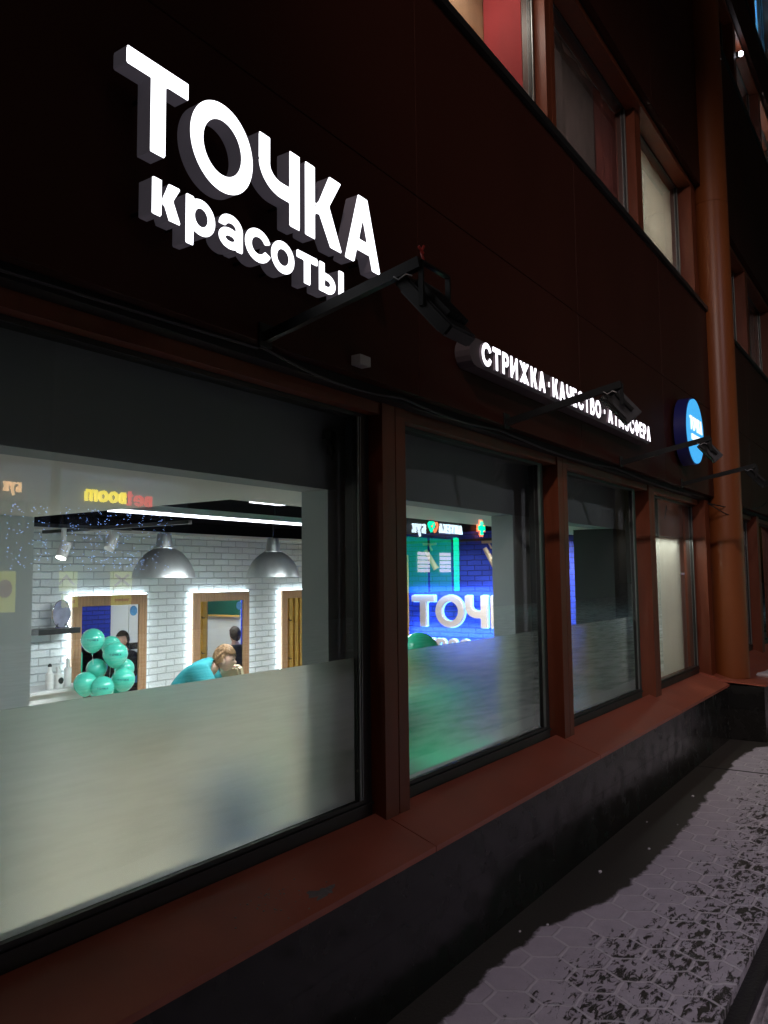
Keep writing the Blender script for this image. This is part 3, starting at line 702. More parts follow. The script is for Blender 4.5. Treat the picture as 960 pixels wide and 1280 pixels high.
# ---- linear lights
POWER = 44
def linear(x0, x1, y, label):
    t = thing('linear_light', ((x0 + x1) / 2, y, 2.07), label, 'light', 'long white linear ceiling lights')
    m = MB(); m.box(x0, x1, y - .03, y + .03, 2.085, 2.13); m.build('housing', 'white_plastic', t)
    m = MB(); m.box(x0 + .005, x1 - .005, y - .028, y + .028, 2.068, 2.084); m.build('diffuser', 'led_bar', t)
    m = MB()
    for k in (.1, .5, .9): x = x0 + (x1 - x0) * k; m.tube([(x, y, 2.13), (x, y, 2.25)], .003, 6)
    m.build('cord', 'cable', t)
    L = lamp('AREA', 'linear_or_fill_lamp', ((x0 + x1) / 2, y, 2.06), POWER * (x1 - x0), (.93, .97, 1), ((x0 + x1) / 2, y, 0), x1 - x0, .06)
linear(3.40, 6.7, 4.56, 'long white linear light crossing the black ceiling')
linear(3.56, 3.85, 3.40, 'short white linear light nearest the glass, just below the soffit corner')
lamp('SPOT', 'fill_spot', (8.95, 5.3, 2.2), 45, (1, .93, .86), (10.1, 5.7, 1.05), .04, spot=R(75))  # added fill, no fixture here: brightens the halo letter faces
lamp('AREA', 'linear_or_fill_lamp', (9.4, 4.28, 2.06), 80, (.95, .98, 1), (9.4, 4.28, 0), .9, .06)  # added hidden lamp to brighten the room behind the second window
lamp('AREA', 'linear_or_fill_lamp', (.1, 2.62, 1.98), 16, (1, .97, .88), (1.8, 3.2, -.3), 1.2, .3)  # added unseen fill near the glass, lights the front of the blue chair
t = thing('linear_light', (9.4, 4.28, 2.07), 'added linear light hidden behind the pillar of the second window', 'light')
m = MB(); m.box(8.95, 9.85, 4.25, 4.31, 2.085, 2.13); m.build('housing', 'white_plastic', t)
m = MB(); m.box(8.955, 9.845, 4.252, 4.308, 2.068, 2.084); m.build('diffuser', 'led_bar', t)
lamp('SPOT', 'fill_spot', (5.9, 3.3, 2.2), 125, (1, .98, .92), (5.9, 3.6, -.2), .05, spot=R(95))  # added fill without a fixture, brightens the green bench
# pendants and the little spot give light too
for x in (5.22, 6.78): lamp('SPOT', 'pendant_light', (x, 6.15, 1.74), 14, (1, .97, .9), (x, 6.15, 0), .04, spot=R(120))
# ---- track with spots
t = thing('track_light', (4.55, 6.9, 2.0), 'black ceiling track carrying spotlights at the left end of the brick wall', 'light')
m = MB(); m.box(4.40, 4.44, 4.9, 6.9, 2.05, 2.08); m.build('track', 'black_plastic', t)
def spot(t, c, d, lit):
    c = Vector(c); d = Vector(d).normalized()
    m = MB(); m.tube([c - d * .07, c + d * .07], .045, 20); m.box(c.x - .015, c.x + .015, c.y - .015, c.y + .015, c.z + .03, 2.06); m.obox(c - d * .03 + Vector((.0, -.047, 0)), c + d * .03 + Vector((0, -.047, 0)), .01, .01)
    s = m.build('spotlight', 'white_plastic', t, smooth=True)
    if lit:
        m = MB(); m.tube([c + d * .071, c + d * .074], .040, 20); m.build('lens', 'spot_face', s)
spot(t, (4.06, 6.05, 1.86), (-.35, -.1, -.75), True); spot(t, (4.50, 6.0, 1.94), (-.4, -.1, -.7), False)
m = MB(); m.box(3.3, 4.398, 6.03, 6.07, 2.05, 2.08); m.box(4.442, 4.7, 5.98, 6.02, 2.05, 2.08); m.build('track_arm', 'black_plastic', t)
lamp('SPOT', 'spot_light', (4.0, 6.03, 1.77), 6, (1, .93, .8), (3.7, 5.9, 1.2), .03, spot=R(70))
# blue wall track
t = thing('track_light', (10.0, 5.7, 2.1), 'black ceiling track with cream spots above the white halo letters', 'light')
m = MB(); m.box(9.98, 10.02, 3.95, 6.9, 2.10, 2.135); m.build('track', 'black_plastic', t)
for y in (6.02, 5.06):
    m = MB(); m.box(9.97, 10.03, y - .10, y + .10, 2.065, 2.098); m.obox((10.0, y, 2.06), (10.0, y - .04, 1.99), .02, .02); m.tube([(9.98, y + .06, 2.0), (10.06, y - .07, 1.72)], [.03, .045], 14); m.build('spotlight', 'beige_leather', t, smooth=True)
# ---- halo letters on the blue wall
t = thing('wall_sign', (10.15, 5.6, .6), 'pale halo lit letters standing off the blue brick wall inside', 'sign')
HB = ['white_board', 'white_board']
mat('halo_face', (.78, .66, .60), .5, var=.03); 
HF = ['halo_face', 'halo_face']
ex = (0, -1, 0); ez = (0, 0, 1); bk = (.045, 0, 0); zz0, hh, off = .884, .455, 10.075
# horizontal positions (Y) as they stand on the wall
for ch, ya, yb, s in (('Т', 6.395, 6.005, .215), ('О', 5.985, 5.520, .20), ('Ч', 5.500, 5.155, .215), ('К', 5.095, 4.74, .215), ('А', 4.72, 4.32, .215)):
    letter(t, ch, s, (off, ya, zz0), ex, ez, bk, ya - yb, hh, HF, h=.04)
    # glowing tray behind each letter
    letter(t, ch, s * 1.12, (off + .055, ya + .006, zz0 - .006), ex, ez, (.02, 0, 0), ya - yb + .012, hh + .012, ['blue_glow', 'blue_glow'], name='halo_light', h=.05)
x = 6.18
for ch, wd in zip('красоты', (.165, .165, .155, .165, .175, .155, .22)):
    letter(t, ch, .27, (off, x, .535), ex, ez, bk, wd, .185, HF, h=.07)
    letter(t, ch, .27 * 1.15, (off + .055, x + .004, .532), ex, ez, (.02, 0, 0), wd + .008, .191, ['blue_glow', 'blue_glow'], name='halo_light', h=.08)
    x -= wd + .03
for (y, w_) in ((5.6, 1.6),):
    lamp('AREA', 'halo_lamp', (10.06, 5.3, 1.42), 20, (.22, .45, 1), (10.2, 5.3, 1.2), 2.4, .05)
    lamp('AREA', 'halo_lamp', (10.06, 5.3, .80), 26, (.22, .45, 1), (10.2, 5.3, .8), 2.4, .05)

# ---- shelf, plate, bottles
t = thing('wall_shelf', (4.56, 6.86, 1.11), 'black wall shelf left of the balloons carrying an oval plate', 'shelf')
m = MB(); m.box(4.30, 4.738, 6.76, 6.985, 1.108, 1.160, bev=.004); m.build('board', 'black_plastic', t)
t = thing('plate', (4.59, 6.85, 1.16), 'oval glass award plate on a stand on the black shelf', 'plate')
m = MB(); n = 40
for rr, mm, dy in ((1, 1, 0),):
    m.prism([(4.585 + .092 * math.cos(a * 2 * math.pi / n), 1.292 + .125 * math.sin(a * 2 * math.pi / n)) for a in range(n)], 'y', 6.84, 6.852)
m.build('disc', 'plate_glass', t)
m = MB(); m.tube([(4.585 + .094 * math.cos(a * 2 * math.pi / n), 6.846, 1.292 + .127 * math.sin(a * 2 * math.pi / n)) for a in range(n + 1)], .007, 8); m.build('rim', 'chrome', t, smooth=True)
m = MB(); m.tube([(4.51, 6.83, 1.162), (4.55, 6.84, 1.20)], .006, 6); m.tube([(4.66, 6.83, 1.162), (4.62, 6.84, 1.20)], .006, 6); m.box(4.52, 4.65, 6.83, 6.86, 1.1605, 1.168); m.build('stand', 'chrome', t)
t = thing('counter', (4.4, 6.75, -.5), 'white counter below the black shelf with bottles on it', 'counter')
m = MB(); m.box(3.9, 4.72, 6.55, 6.98, .60, .63, bev=.004); m.build('top', 'white_board', t)
m = MB(); m.box(3.95, 4.68, 6.62, 6.97, -.5, .598); m.build('cabinet', 'white_board', t)
for i, (x, y, h, r, lb) in enumerate(((4.33, 6.62, .20, .035, 'white pump bottle standing left on the counter'), (4.43, 6.64, .17, .045, 'wide white tub with a dark round mark on the counter'), (4.54, 6.66, .23, .033, 'tall white bottle standing right on the counter'))):
    b = thing('bottle', (x, y, .63), lb, 'bottle', 'white hair product bottles on the counter')
    m = MB(); m.lathe((x, y, .631), [(r, 0), (r, h * .7), (r * .5, h * .8), (r * .45, h)], 20); m.build('body', 'white_plastic', b, smooth=True)
    m = MB(); m.lathe((x, y, .631 + h), [(r * .5, 0.001), (r * .5, .02), (r * .2, .03)], 14); m.build('cap', 'black_plastic' if i == 0 else 'white_plastic', b)
    if i == 1:
        m = MB(); m.prism([(x + .024 * math.cos(a * .5236), .70 + .03 * math.sin(a * .5236)) for a in range(12)], 'y', y - r - .003, y - r + .008); m.build('mark', 'black_plastic', b)

# ---- balloons
def balloon(c, r, label, mt='balloon_teal', txt=True, group='teal balloons in one bunch'):
    x, y, z = c
    t = thing('balloon', (x, y, z - r * 1.15), label, 'balloon', group)
    m = MB(); g = bmesh.ops.create_uvsphere(m.bm, u_segments=32, v_segments=24, radius=1)
    for v in g['verts']:
        q = v.co.copy(); k = 1.0 if q.z > 0 else 1 + .16 * (-q.z) ** 1.5; w = 1 if q.z > 0 else (1 - .10 * (-q.z) ** 2)
        v.co = Vector((x + q.x * r * w, y + q.y * r * w, z + q.z * r * k))
    m.build('skin', mt, t, smooth='all')
    m = MB(); m.lathe((x, y, z - r * 1.16), [(.003, 0), (.007, -.004), (.010, -.014), (.004, -.015)], 10); m.build('knot', mt, t)
    if txt:
        dd = Vector((-x, -y, 0)).normalized(); sd = Vector((-dd.y, dd.x, 0))
        hh = r * .17; tot = r * .95
        ws = [glyph(c_, .24)[1] for c_ in 'ТОЧКА']; nat = sum(ws) + .2 * 4; k = tot / nat; xx = -tot / 2
        for c_, w_ in zip('ТОЧКА', ws):
            key = (c_, .24, .12)
            if key not in _oc: pr, w0 = glyph(c_, .24); _oc[key] = (*outline(pr, w0, h=.12), w0)
            V, F, _ = _oc[key]; m = MB(); vs = []
            for (a, b) in V:
                u = xx + a * k; vv = b * hh - hh * .3
                dep = math.sqrt(max(0.0, r * r - u * u - vv * vv)) + .0012
                vs.append(m.bm.verts.new(Vector((x, y, z)) + sd * u + Vector((0, 0, vv)) + dd * dep))
            for f in F: m.face([vs[i] for i in f])
            if c_ == 'Т': mm_ = m
            else:
                me_ = D.meshes.new('tmp'); m.bm.to_mesh(me_); m.bm.free(); mm_.bm.from_mesh(me_); D.meshes.remove(me_)
            xx += (w_ + .2) * k
        mm_.build('print', 'balloon_print', t)
BL = [((4.615, 6.40, 1.06), .105, 'highest teal balloon at the upper left of the bunch', True), ((4.774, 6.28, .923), .112, 'teal balloon with printing at the middle of the bunch', True),
      ((4.875, 6.48, .985), .092, 'teal balloon half hidden behind the middle printed one', False), ((4.69, 6.44, .79), .092, 'teal balloon tucked low behind the left of the bunch', False),
      ((4.984, 6.42, .765), .094, 'teal balloon sticking out at the right of the bunch', True), ((4.865, 6.28, .685), .107, 'large teal balloon low at the right front of the bunch', True),
      ((4.56, 6.42, .67), .104, 'lowest teal balloon at the left edge of the bunch', False), ((4.635, 6.27, .635), .102, 'teal balloon low at the left front of the bunch', True), ((4.875, 6.45, .52), .085, 'teal balloon at the very bottom, cut by the frosted film', False),
      ((4.77, 6.5, .58), .09, 'dim teal balloon deep between the two low front ones', False)]
for c, r, lb, tx in BL: balloon(c, r, lb, txt=tx)
t = thing('balloon_weight', (4.75, 6.4, -.5), 'white ribbons and weight holding the teal balloons', 'weight')
m = MB(); m.lathe((4.75, 6.4, -.5), [(.07, 0), (.07, .03), (.02, .08)], 16); m.build('weight', 'black_plastic', t)
m = MB()
for c, r, *_ in BL: m.tube([(c[0], c[1], c[2] - r * 1.2), ((c[0] + 4.75) / 2, (c[1] + 6.4) / 2, (c[2]) * .35 - .2), (4.75, 6.4, -.43)], .002, 5)
m.build('ribbon', 'ribbon', t)
balloon((4.70, 2.925, 1.085), .140, 'large green balloon behind the second window', 'balloon_green', False, group=None)

for c, r_, lb in (((4.25, 2.80, .72), .15, 'added green balloon tinting the film of the second window, upper'), ((4.55, 3.05, .62), .16, 'added green balloon tinting the film of the second window, right'), ((3.95, 2.65, .42), .16, 'added green balloon tinting the film of the second window, lower left'),
                  ((4.30, 2.75, .30), .16, 'added green balloon tinting the film of the second window, middle'), ((4.0, 2.75, .08), .16, 'added green balloon tinting the film of the second window, lowest')):
    balloon(c, r_, lb, 'balloon_green', False, 'added green balloons tinting the second window film')  # added balloons, put in to tint the film green

# ---- people
def skin_mesh(pts, edges, radii, root=0, sub=2):
    me = D.meshes.new('tmp'); me.from_pydata([tuple(p) for p in pts], edges, []); o = D.objects.new('tmp', me); COL.objects.link(o)
    o.modifiers.new('s', 'SKIN'); sl = me.skin_vertices[0].data
    for i, r in enumerate(radii): sl[i].radius = (r if isinstance(r, tuple) else (r, r)); sl[i].use_root = (i == root)
    ms = o.modifiers.new('u', 'SUBSURF'); ms.levels = sub; ms.render_levels = sub
    dg = bpy.context.evaluated_depsgraph_get(); out = D.meshes.new_from_object(o.evaluated_get(dg))
    D.objects.remove(o); D.meshes.remove(me); return out
def add_mesh(out, name, mname, parent, tf):
    out.transform(tf); out.transform(Matrix.Translation(-ORG[parent])); out.name = name
    o = D.objects.new(name, out); COL.objects.link(o); o.parent = parent; out.materials.clear(); out.materials.append(MATS[mname]); ORG[o] = ORG[parent]
    for f in out.polygons: f.use_smooth = True
    return o
def head_mesh(m, c, f, u, hs=1.0):
    """head looking along f; u: up"""
    f = Vector(f).normalized(); u = Vector(u); u = (u - f * u.dot(f)).normalized(); s = u.cross(f)
    c = Vector(c)
    g = bmesh.ops.create_uvsphere(m.bm, u_segments=36, v_segments=28, radius=1)
    for v in g['verts']:
        a, b, z = v.co.x, v.co.y, v.co.z      # a: forward, b: side, z: up
        sa, sb, sz = .098, .076, .118
        A, Bb, Z = a * sa, b * sb, z * sz
        if z < 0:                              # jaw: narrower, chin forward
            k = -z; Bb *= 1 - .34 * k; A = A * (1 - .18 * k) + .022 * k
        if a > 0:
            fr = max(0, a)
            A += .026 * math.exp(-((z + .18) / .16) ** 2 - (b / .22) ** 2) * fr      # nose
            A -= .010 * math.exp(-((z - .05) / .10) ** 2 - ((abs(b) - .36) / .17) ** 2) # eye sockets
            A += .007 * math.exp(-((z - .24) / .10) ** 2) * (abs(b) < .7)            # brow
            A += .010 * math.exp(-((z + .52) / .07) ** 2 - (b / .28) ** 2)            # lips
            A += .008 * math.exp(-((z + .78) / .12) ** 2 - (b / .3) ** 2)             # chin
        v.co = c + (f * A + s * Bb + u * Z) * hs
    for sg in (1, -1):
        e = c + (s * (.076 * sg) + f * -.008 + u * -.012) * hs
        g = bmesh.ops.create_uvsphere(m.bm, u_segments=12, v_segments=8, radius=1)
        for v in g['verts']: q = v.co.copy(); v.co = e + f * (q.x * .018) + s * (q.y * .010) + u * (q.z * .030)
def hand(m_pts, m_edges, m_rad, wrist, d, palmn, k):
    """append a five-fingered hand chain set: returns nothing, uses lists"""
    d = Vector(d).normalized(); n = Vector(palmn); n = (n - d * n.dot(d)).normalized(); s = d.cross(n)
    w = len(m_pts); 
    palm = Vector(wrist) + d * .05; m_pts.append(palm); m_rad.append((.034, .018)); m_edges.append((k, w))
    for i, (off, L) in enumerate(((-.030, .062), (-.010, .074), (.010, .070), (.028, .056))):
        a = len(m_pts); b = palm + s * off + d * .030
        m_pts += [b, b + d * L * .5 + n * .006, b + d * L * .85 + n * .025]; m_rad += [.0095, .009, .0075]; m_edges += [(w, a), (a, a + 1), (a + 1, a + 2)]
    a = len(m_pts); b = palm - s * .034 - d * .012
    m_pts += [b, b - s * .016 + d * .028 + n * .008, b - s * .016 + d * .055 + n * .014]; m_rad += [.011, .010, .008]; m_edges += [(w, a), (a, a + 1), (a + 1, a + 2)]
def person(base, face, kind, label, hair, shirt, trousers, lean=0, seated=False, floor=-.5):
    t = thing('person', (base[0], base[1], floor), label, 'person')
    f = Vector((face[0], face[1], 0)).normalized(); s = Vector((-f.y, f.x, 0)); O = Vector((base[0], base[1], floor))
    def P(a, b, z): return O + f * a + s * b + Vector((0, 0, z))
    if not seated:
        hip = P(0, 0, .92); ch = P(math.sin(lean) * .30, 0, .92 + math.cos(lean) * .30); sh = P(math.sin(lean) * .50, 0, .92 + math.cos(lean) * .50)
        nk = P(math.sin(lean) * .50 + .06, 0, .92 + math.cos(lean) * .50 + .05)
        knees = [P(.03, k * .10, .49) for k in (1, -1)]; ank = [P(-.02, k * .11, .09) for k in (1, -1)]; toe = [P(.13, k * .12, .04) for k in (1, -1)]
    else:
        hip = P(0, 0, .52); ch = P(.02, 0, .80); sh = P(.02, 0, .98); nk = P(.03, 0, 1.07)
        knees = [P(.42, k * .12, .50) for k in (1, -1)]; ank = [P(.45, k * .12, .09) for k in (1, -1)]; toe = [P(.60, k * .13, .04) for k in (1, -1)]
    hd = (nk + f * (.13 if lean else .03) + Vector((0, 0, .075 if lean else .13)))
    if lean:
        sh = sh + Vector((0, 0, .06)); ch = ch + Vector((0, 0, .05)); hd = hd - f * .02
    fat = 1.18 if lean else 1; HS = .82 if lean else 1.0
    shl = [sh + s * (k * .155) - Vector((0, 0, .02)) for k in (1, -1)]
    if lean: el = [sh + s * (k * .24) + f * .12 - Vector((0, 0, .26)) for k in (1, -1)]; wr = [e + f * .22 - s * (k * .05) + Vector((0, 0, .02)) for e, k in zip(el, (1, -1))]
    else: el = [sh + s * (k * .22) + f * .03 - Vector((0, 0, .30)) for k in (1, -1)]; wr = [e + f * .22 - s * (k * .04) + Vector((0, 0, -.02)) for e, k in zip(el, (1, -1))]
    # continuous body
    pts = [hip, (hip + ch) / 2, ch, sh, nk, nk.lerp(hd, .5)]; rad = [(.145, .11), (.125, .10), (.13, .11), (.10, .09), .055, .052]
    ed = [(0, 1), (1, 2), (2, 3), (3, 4), (4, 5)]
    for i in (0, 1):
        a = len(pts); pts += [shl[i], el[i], wr[i]]; rad += [.058, .043, .030]; ed += [(3, a), (a, a + 1), (a + 1, a + 2)]
        hand(pts, ed, rad, wr[i], (wr[i] - el[i]), Vector((0, 0, -1)), a + 2)
        a = len(pts); k = 1 if i == 0 else -1
        pts += [hip + s * (k * .085) - Vector((0, 0, .03)) + (f * .05 if seated else Vector((0, 0, 0))), knees[i], ank[i], toe[i]]; rad += [.088, .058, .038, (.04, .03)]; ed += [(0, a), (a, a + 1), (a + 1, a + 2), (a + 2, a + 3)]
    body = skin_mesh(pts, ed, rad, 0, 2)
    bm = MB(); bm.bm.from_mesh(body); D.meshes.remove(body)
    head_mesh(bm, hd, f * 1 + Vector((0, 0, -.15 if lean else 0)), (0, 0, 1) if not lean else Vector((0, 0, 1)) + f * .18, HS)
    bo = bm.build('body', 'skin', t, smooth='all')
    # clothes follow the same skeleton, a little fatter
    p2 = [hip - Vector((0, 0, .04)), (hip + ch) / 2, ch, sh, sh.lerp(nk, .7)]; r2 = [(.165 * fat, .13 * fat), (.150 * fat, .125 * fat), (.160 * fat, .145 * fat), (.150 * fat, .140 * fat), .088]; e2 = [(0, 1), (1, 2), (2, 3), (3, 4)]
    for i in (0, 1):
        a = len(p2); p2 += [shl[i], shl[i].lerp(el[i], .5), el[i]]; r2 += [.100, .084, .070]; e2 += [(3, a), (a, a + 1), (a + 1, a + 2)]
        if shirt == 'black_cloth': p2.append(wr[i]); r2.append(.045); e2.append((a + 2, a + 3))
    add_mesh(skin_mesh(p2, e2, r2, 0, 2), 'shirt', shirt, t, Matrix.Identity(4))
    p3 = [hip]; r3 = [(.155, .12)]; e3 = []
    for i in (0, 1):
        k = 1 if i == 0 else -1; a = len(p3); p3 += [hip + s * (k * .085) - Vector((0, 0, .05)), knees[i], ank[i] + Vector((0, 0, .03))]; r3 += [.10, .072, .055]; e3 += [(0, a), (a, a + 1), (a + 1, a + 2)]
    add_mesh(skin_mesh(p3, e3, r3, 0, 2), 'trousers', trousers, t, Matrix.Identity(4))
    m = MB()
    for i in (0, 1): m.tube([ank[i] - f * .06 - Vector((0, 0, .05)), ank[i] - Vector((0, 0, .045)), toe[i]], [.04, .045, .035], 12)
    m.build('shoes', 'black_plastic', t, smooth=True)
    # hair: shell over the skull with tufts
    fu = f * 1 + Vector((0, 0, -.15 if lean else 0)); fu.normalize(); uu = (Vector((0, 0, 1)) + (f * .18 if lean else f * 0)); uu = (uu - fu * uu.dot(fu)).normalized(); ss = uu.cross(fu)
    m = MB(); g = bmesh.ops.create_uvsphere(m.bm, u_segments=48, v_segments=36, radius=1); rem = []
    rng = random.Random(5)
    for v in g['verts']:
        a, b, z = v.co.x, v.co.y, v.co.z
        ang = math.atan2(b, a)
        wob = .010 * math.sin(ang * 9 + z * 5) + .008 * math.sin(ang * 17 + z * 9) + rng.uniform(-.012, .012)
        k = 1.16 + wob + .05 * max(0, z)
        # hairline: keep hair where above forehead line or behind the ears
        line = .42 if a > .30 else (.42 - (.30 - a) * 1.9 if a > .0 else -.15 - .75 * min(1, -a))
        if z < line - .06 and True: rem.append(v)
        v.co = hd + (fu * (a * .098 * k - .006) + ss * (b * .078 * k) + uu * (z * .118 * k + .004)) * HS
    bmesh.ops.delete(m.bm, geom=rem, context='VERTS')
    # locks lying close to the skull
    for i in range(420):
        an = rng.uniform(-math.pi, math.pi); zz = rng.uniform(-.1, .97); q = math.sqrt(1 - zz * zz)
        a, b = q * math.cos(an), q * math.sin(an)
        if a > -.15 and zz < .45: continue
        nr = (fu * a + ss * b + uu * zz).normalized()
        p = hd + (fu * (a * .113 - .006) + ss * (b * .091) + uu * (zz * .139 + .004)) * HS
        dr = fu * (.9 if a > .25 else -.35) + ss * (b * .5) - uu * (.35 + .5 * (1 - zz)); dr = (dr - nr * dr.dot(nr)).normalized()
        L = rng.uniform(.03, .055)
        m.tube([p - dr * L * .5 - nr * .003, p + nr * .003, p + dr * L * .6 - nr * .001], [.0025, .0036, .0008], 5)
    m.build('hair', hair, t, smooth='all')
    m = MB()
    for sg in (1, -1): m.ball(hd + (fu * .083 + ss * (.030 * sg) + uu * .004) * HS, .010, (1, 1, .6), 10, 8)
    m.build('eyes', 'eye', t, smooth='all')
    m = MB(); m.ball(hd + (fu * .101 - uu * .062) * HS, .011, (.8, 1.6, .5), 10, 8); m.build('mouth', 'lip', t, smooth='all')
    return t, hd
person((4.46, 5.20), (.64, -.77), 'w', 'person with short blonde hair in a teal top leaning forward to the right', 'blond_hair', 'teal_cloth', 'beige_leather', lean=R(36))
person((9.45, 4.52), (.3, -1), 'c', 'dark haired person in black seen in the middle mirror', 'dark_hair', 'black_cloth', 'black_cloth', seated=True)
person((7.95, 3.65), (-1, .2), 'c', 'dark haired person in black seen in the mirror behind the balloons', 'dark_hair', 'black_cloth', 'black_cloth', seated=True)
def stool(x, y, label):
    t = thing('stool', (x, y, -.5), label, 'stool', 'round salon stools')
    m = MB(); m.lathe((x, y, -.5), [(.17, .42), (.19, .44), (.19, .475), (.17, .49)], 24); m.build('seat', 'dark_wood', t, smooth=True)
    m = MB(); m.tube([(x, y, -.08), (x, y, -.45)], .02, 10); m.lathe((x, y, -.5), [(.2, 0), (.2, .02), (.03, .05)], 24); m.build('base', 'chrome', t)
stool(9.45, 4.52, 'round stool under the dark haired person of the middle mirror'); stool(7.95, 3.65, 'round stool under the dark haired person of the balloon mirror')
# salon chair with beige back in front of the woman
t = thing('salon_chair', (5.14, 4.85, -.5), 'beige salon chair whose high back rises in front of the blonde woman', 'chair')
m = MB(); m.box(4.97, 5.42, 4.55, 5.02, -.08, .02, bev=.03); m.build('seat', 'beige_leather', t)
m = MB(); m.obox((5.16, 4.96, 0.0), (4.90, 4.92, .885), .22, .07, (1, .1, 0)); bmesh.ops.bevel(m.bm, geom=m.bm.edges[:], offset=.02, segments=3, affect='EDGES'); m.build('backrest', 'beige_leather', t, smooth=True)
m = MB(); m.tube([(5.19, 4.8, -.08), (5.19, 4.8, -.46)], .035, 14); m.lathe((5.19, 4.8, -.5), [(.28, 0), (.28, .02), (.05, .05)], 28); m.build('base', 'chrome', t, smooth=True)
m = MB(); m.obox((4.98, 4.58, .18), (5.37, 4.58, .18), .05, .04); m.obox((4.98, 5.0, .18), (5.37, 5.0, .18), .05, .04); m.build('armrest', 'black_plastic', t)
# blue tub chair near the glass
t = thing('armchair', (3.30, 3.02, -.5), 'bright blue armchair blurred behind the frosted first window', 'armchair')
m = MB(); m.box(3.08, 3.52, 2.80, 3.24, -.42, .05, bev=.05); m.build('seat', 'blue_fabric', t, smooth=True)
m = MB(); m.box(3.10, 3.48, 3.16, 3.34, -.40, .52, bev=.07); m.build('backrest', 'blue_fabric', t, smooth=True)
for x in (3.10, 3.50):
    for y in (2.84, 3.28): m = MB(); m.tube([(x, y, -.5), (x, y, -.41)], .018, 8); m.build('leg', 'dark_wood', t)
t = thing('sofa', (5.9, 3.5, -.5), 'added green bench sofa tinting the film of the second window', 'sofa')  # added: its colour gives the film its green glow
m = MB(); m.box(5.0, 7.0, 3.1, 3.8, -.30, -.02, bev=.05); m.build('seat', 'green_fabric', t, smooth=True)
m = MB(); m.box(5.0, 7.0, 3.82, 3.98, -.30, .62, bev=.05); m.build('backrest', 'green_fabric', t, smooth=True)
for x in (5.1, 6.9):
    for y in (3.2, 3.9): m = MB(); m.tube([(x, y, -.5), (x, y, -.301)], .02, 8); m.build('leg', 'dark_wood', t)
t = thing('cabinet', (8.5, 3.1, -.5), 'added blue cabinet tinting the film of the third window', 'cabinet')  # added to block light and tint the film blue
m = MB(); m.box(8.2, 8.8, 2.86, 3.34, -.44, .43, bev=.01); m.build('body', 'blue_fabric', t)
m = MB(); m.box(8.17, 8.83, 2.83, 3.37, .431, .46, bev=.004); m.build('top', 'white_board', t)
m = MB(); m.box(8.188, 8.199, 2.88, 3.09, -.40, .40); m.box(8.188, 8.199, 3.11, 3.32, -.40, .40); m.build('door', 'blue_fabric', t)
# dark low objects near the glass, showing as smudges
t = thing('bin', (1.35, 2.62, -.5), 'dark bin standing left behind the frosted first window', 'bin')
m = MB(); m.lathe((1.35, 2.62, -.5), [(.10, 0), (.13, 1.22), (.12, 1.22), (.09, .02)], 24); m.build('body', 'dark_wood', t, smooth=True)
# little black bracket hanging on the beam behind the glass
t = thing('sensor', (2.49, 2.13, 2.08), 'small black sensor on a bracket at the top right corner of the first window', 'sensor')
m = MB(); m.box(2.68, 2.72, 2.10, 2.148, 2.20, 2.235, bev=.003); m.build('body', 'black_plastic', t)
m = MB(); m.tube([(2.685, 2.115, 2.20), (2.675, 2.11, 2.14), (2.70, 2.11, 2.115), (2.72, 2.115, 2.15), (2.71, 2.12, 2.20)], .006, 8); m.build('bracket', 'black_plastic', t)


# ---- white blind behind the fourth window, lit by added lamps above and behind it
def cloth(name, col, var=.1, sc=(6, 1, .2)):
    m, t, p = nodes_of(name)
    pos = coords(t); mp = N(t, 'Mapping'); t.links.new(pos, mp.inputs[0]); mp.inputs['Scale'].default_value = sc
    n = N(t, 'TexNoise'); t.links.new(mp.outputs[0], n.inputs['Vector']); n.inputs['Scale'].default_value = 5; n.inputs['Detail'].default_value = 5
    mx = N(t, 'Mix', data_type='RGBA'); mx.inputs['A'].default_value = (*[c * (1 - var) for c in col], 1); mx.inputs['B'].default_value = (*[min(1, c * (1 + var)) for c in col], 1)
    t.links.new(n.outputs['Fac'], mx.inputs['Factor'])
    tl = N(t, 'BsdfTranslucent'); df = N(t, 'BsdfDiffuse'); t.links.new(mx.outputs['Result'], tl.inputs[0]); t.links.new(mx.outputs['Result'], df.inputs[0])
    ms = N(t, 'MixShader'); ms.inputs[0].default_value = .5; t.links.new(tl.outputs[0], ms.inputs[1]); t.links.new(df.outputs[0], ms.inputs[2])
    t.links.new(ms.outputs[0], [n_ for n_ in t.nodes if n_.type == 'OUTPUT_MATERIAL'][0].inputs[0])
cloth('blind_white', (.66, .66, .60)); cloth('cloth_beige', (.52, .36, .25), .12); cloth('cloth_grey', (.17, .145, .14), .3, (2, 1, 1)); cloth('cloth_white', (.62, .56, .48), .08); cloth('cloth_blue', (.34, .58, .74), .15)
def hanging(name, x0, x1, y, z0, z1, mt, amp, per, label, cat, group=None):
    m = MB(); n = max(8, int((x1 - x0) / .02)); rows = []
    for k in range(n + 1):
        x = x0 + (x1 - x0) * k / n; yy = y + amp * math.sin(x / per * 2 * math.pi) + amp * .5 * math.sin(x / per * 3.1 + 1)
        rows.append((m.bm.verts.new((x, yy, z0)), m.bm.verts.new((x, yy, z1))))
    for a, b in zip(rows, rows[1:]): m.face([a[0], b[0], b[1], a[1]])
    o = m.build(name, mt, None, smooth='all')
    sm = o.modifiers.new('thickness', 'SOLIDIFY'); sm.thickness = .003
    return top(o, label, cat, group)
hanging('roller_blind', 7.02, 8.47, 2.12, .60, 1.97, 'blind_white', 0, 1, 'pale roller blind drawn down inside the narrow window beside the orange column', 'blind')
m = MB(); m.box(7.0, 8.5, 2.10, 2.25, 1.972, 2.75); m.build('beam', 'inner_grey', B)
m = MB(); m.box(7.0, 8.5, 2.002, 2.25, .60, .64); m.build('inner_sill', 'partition', B)
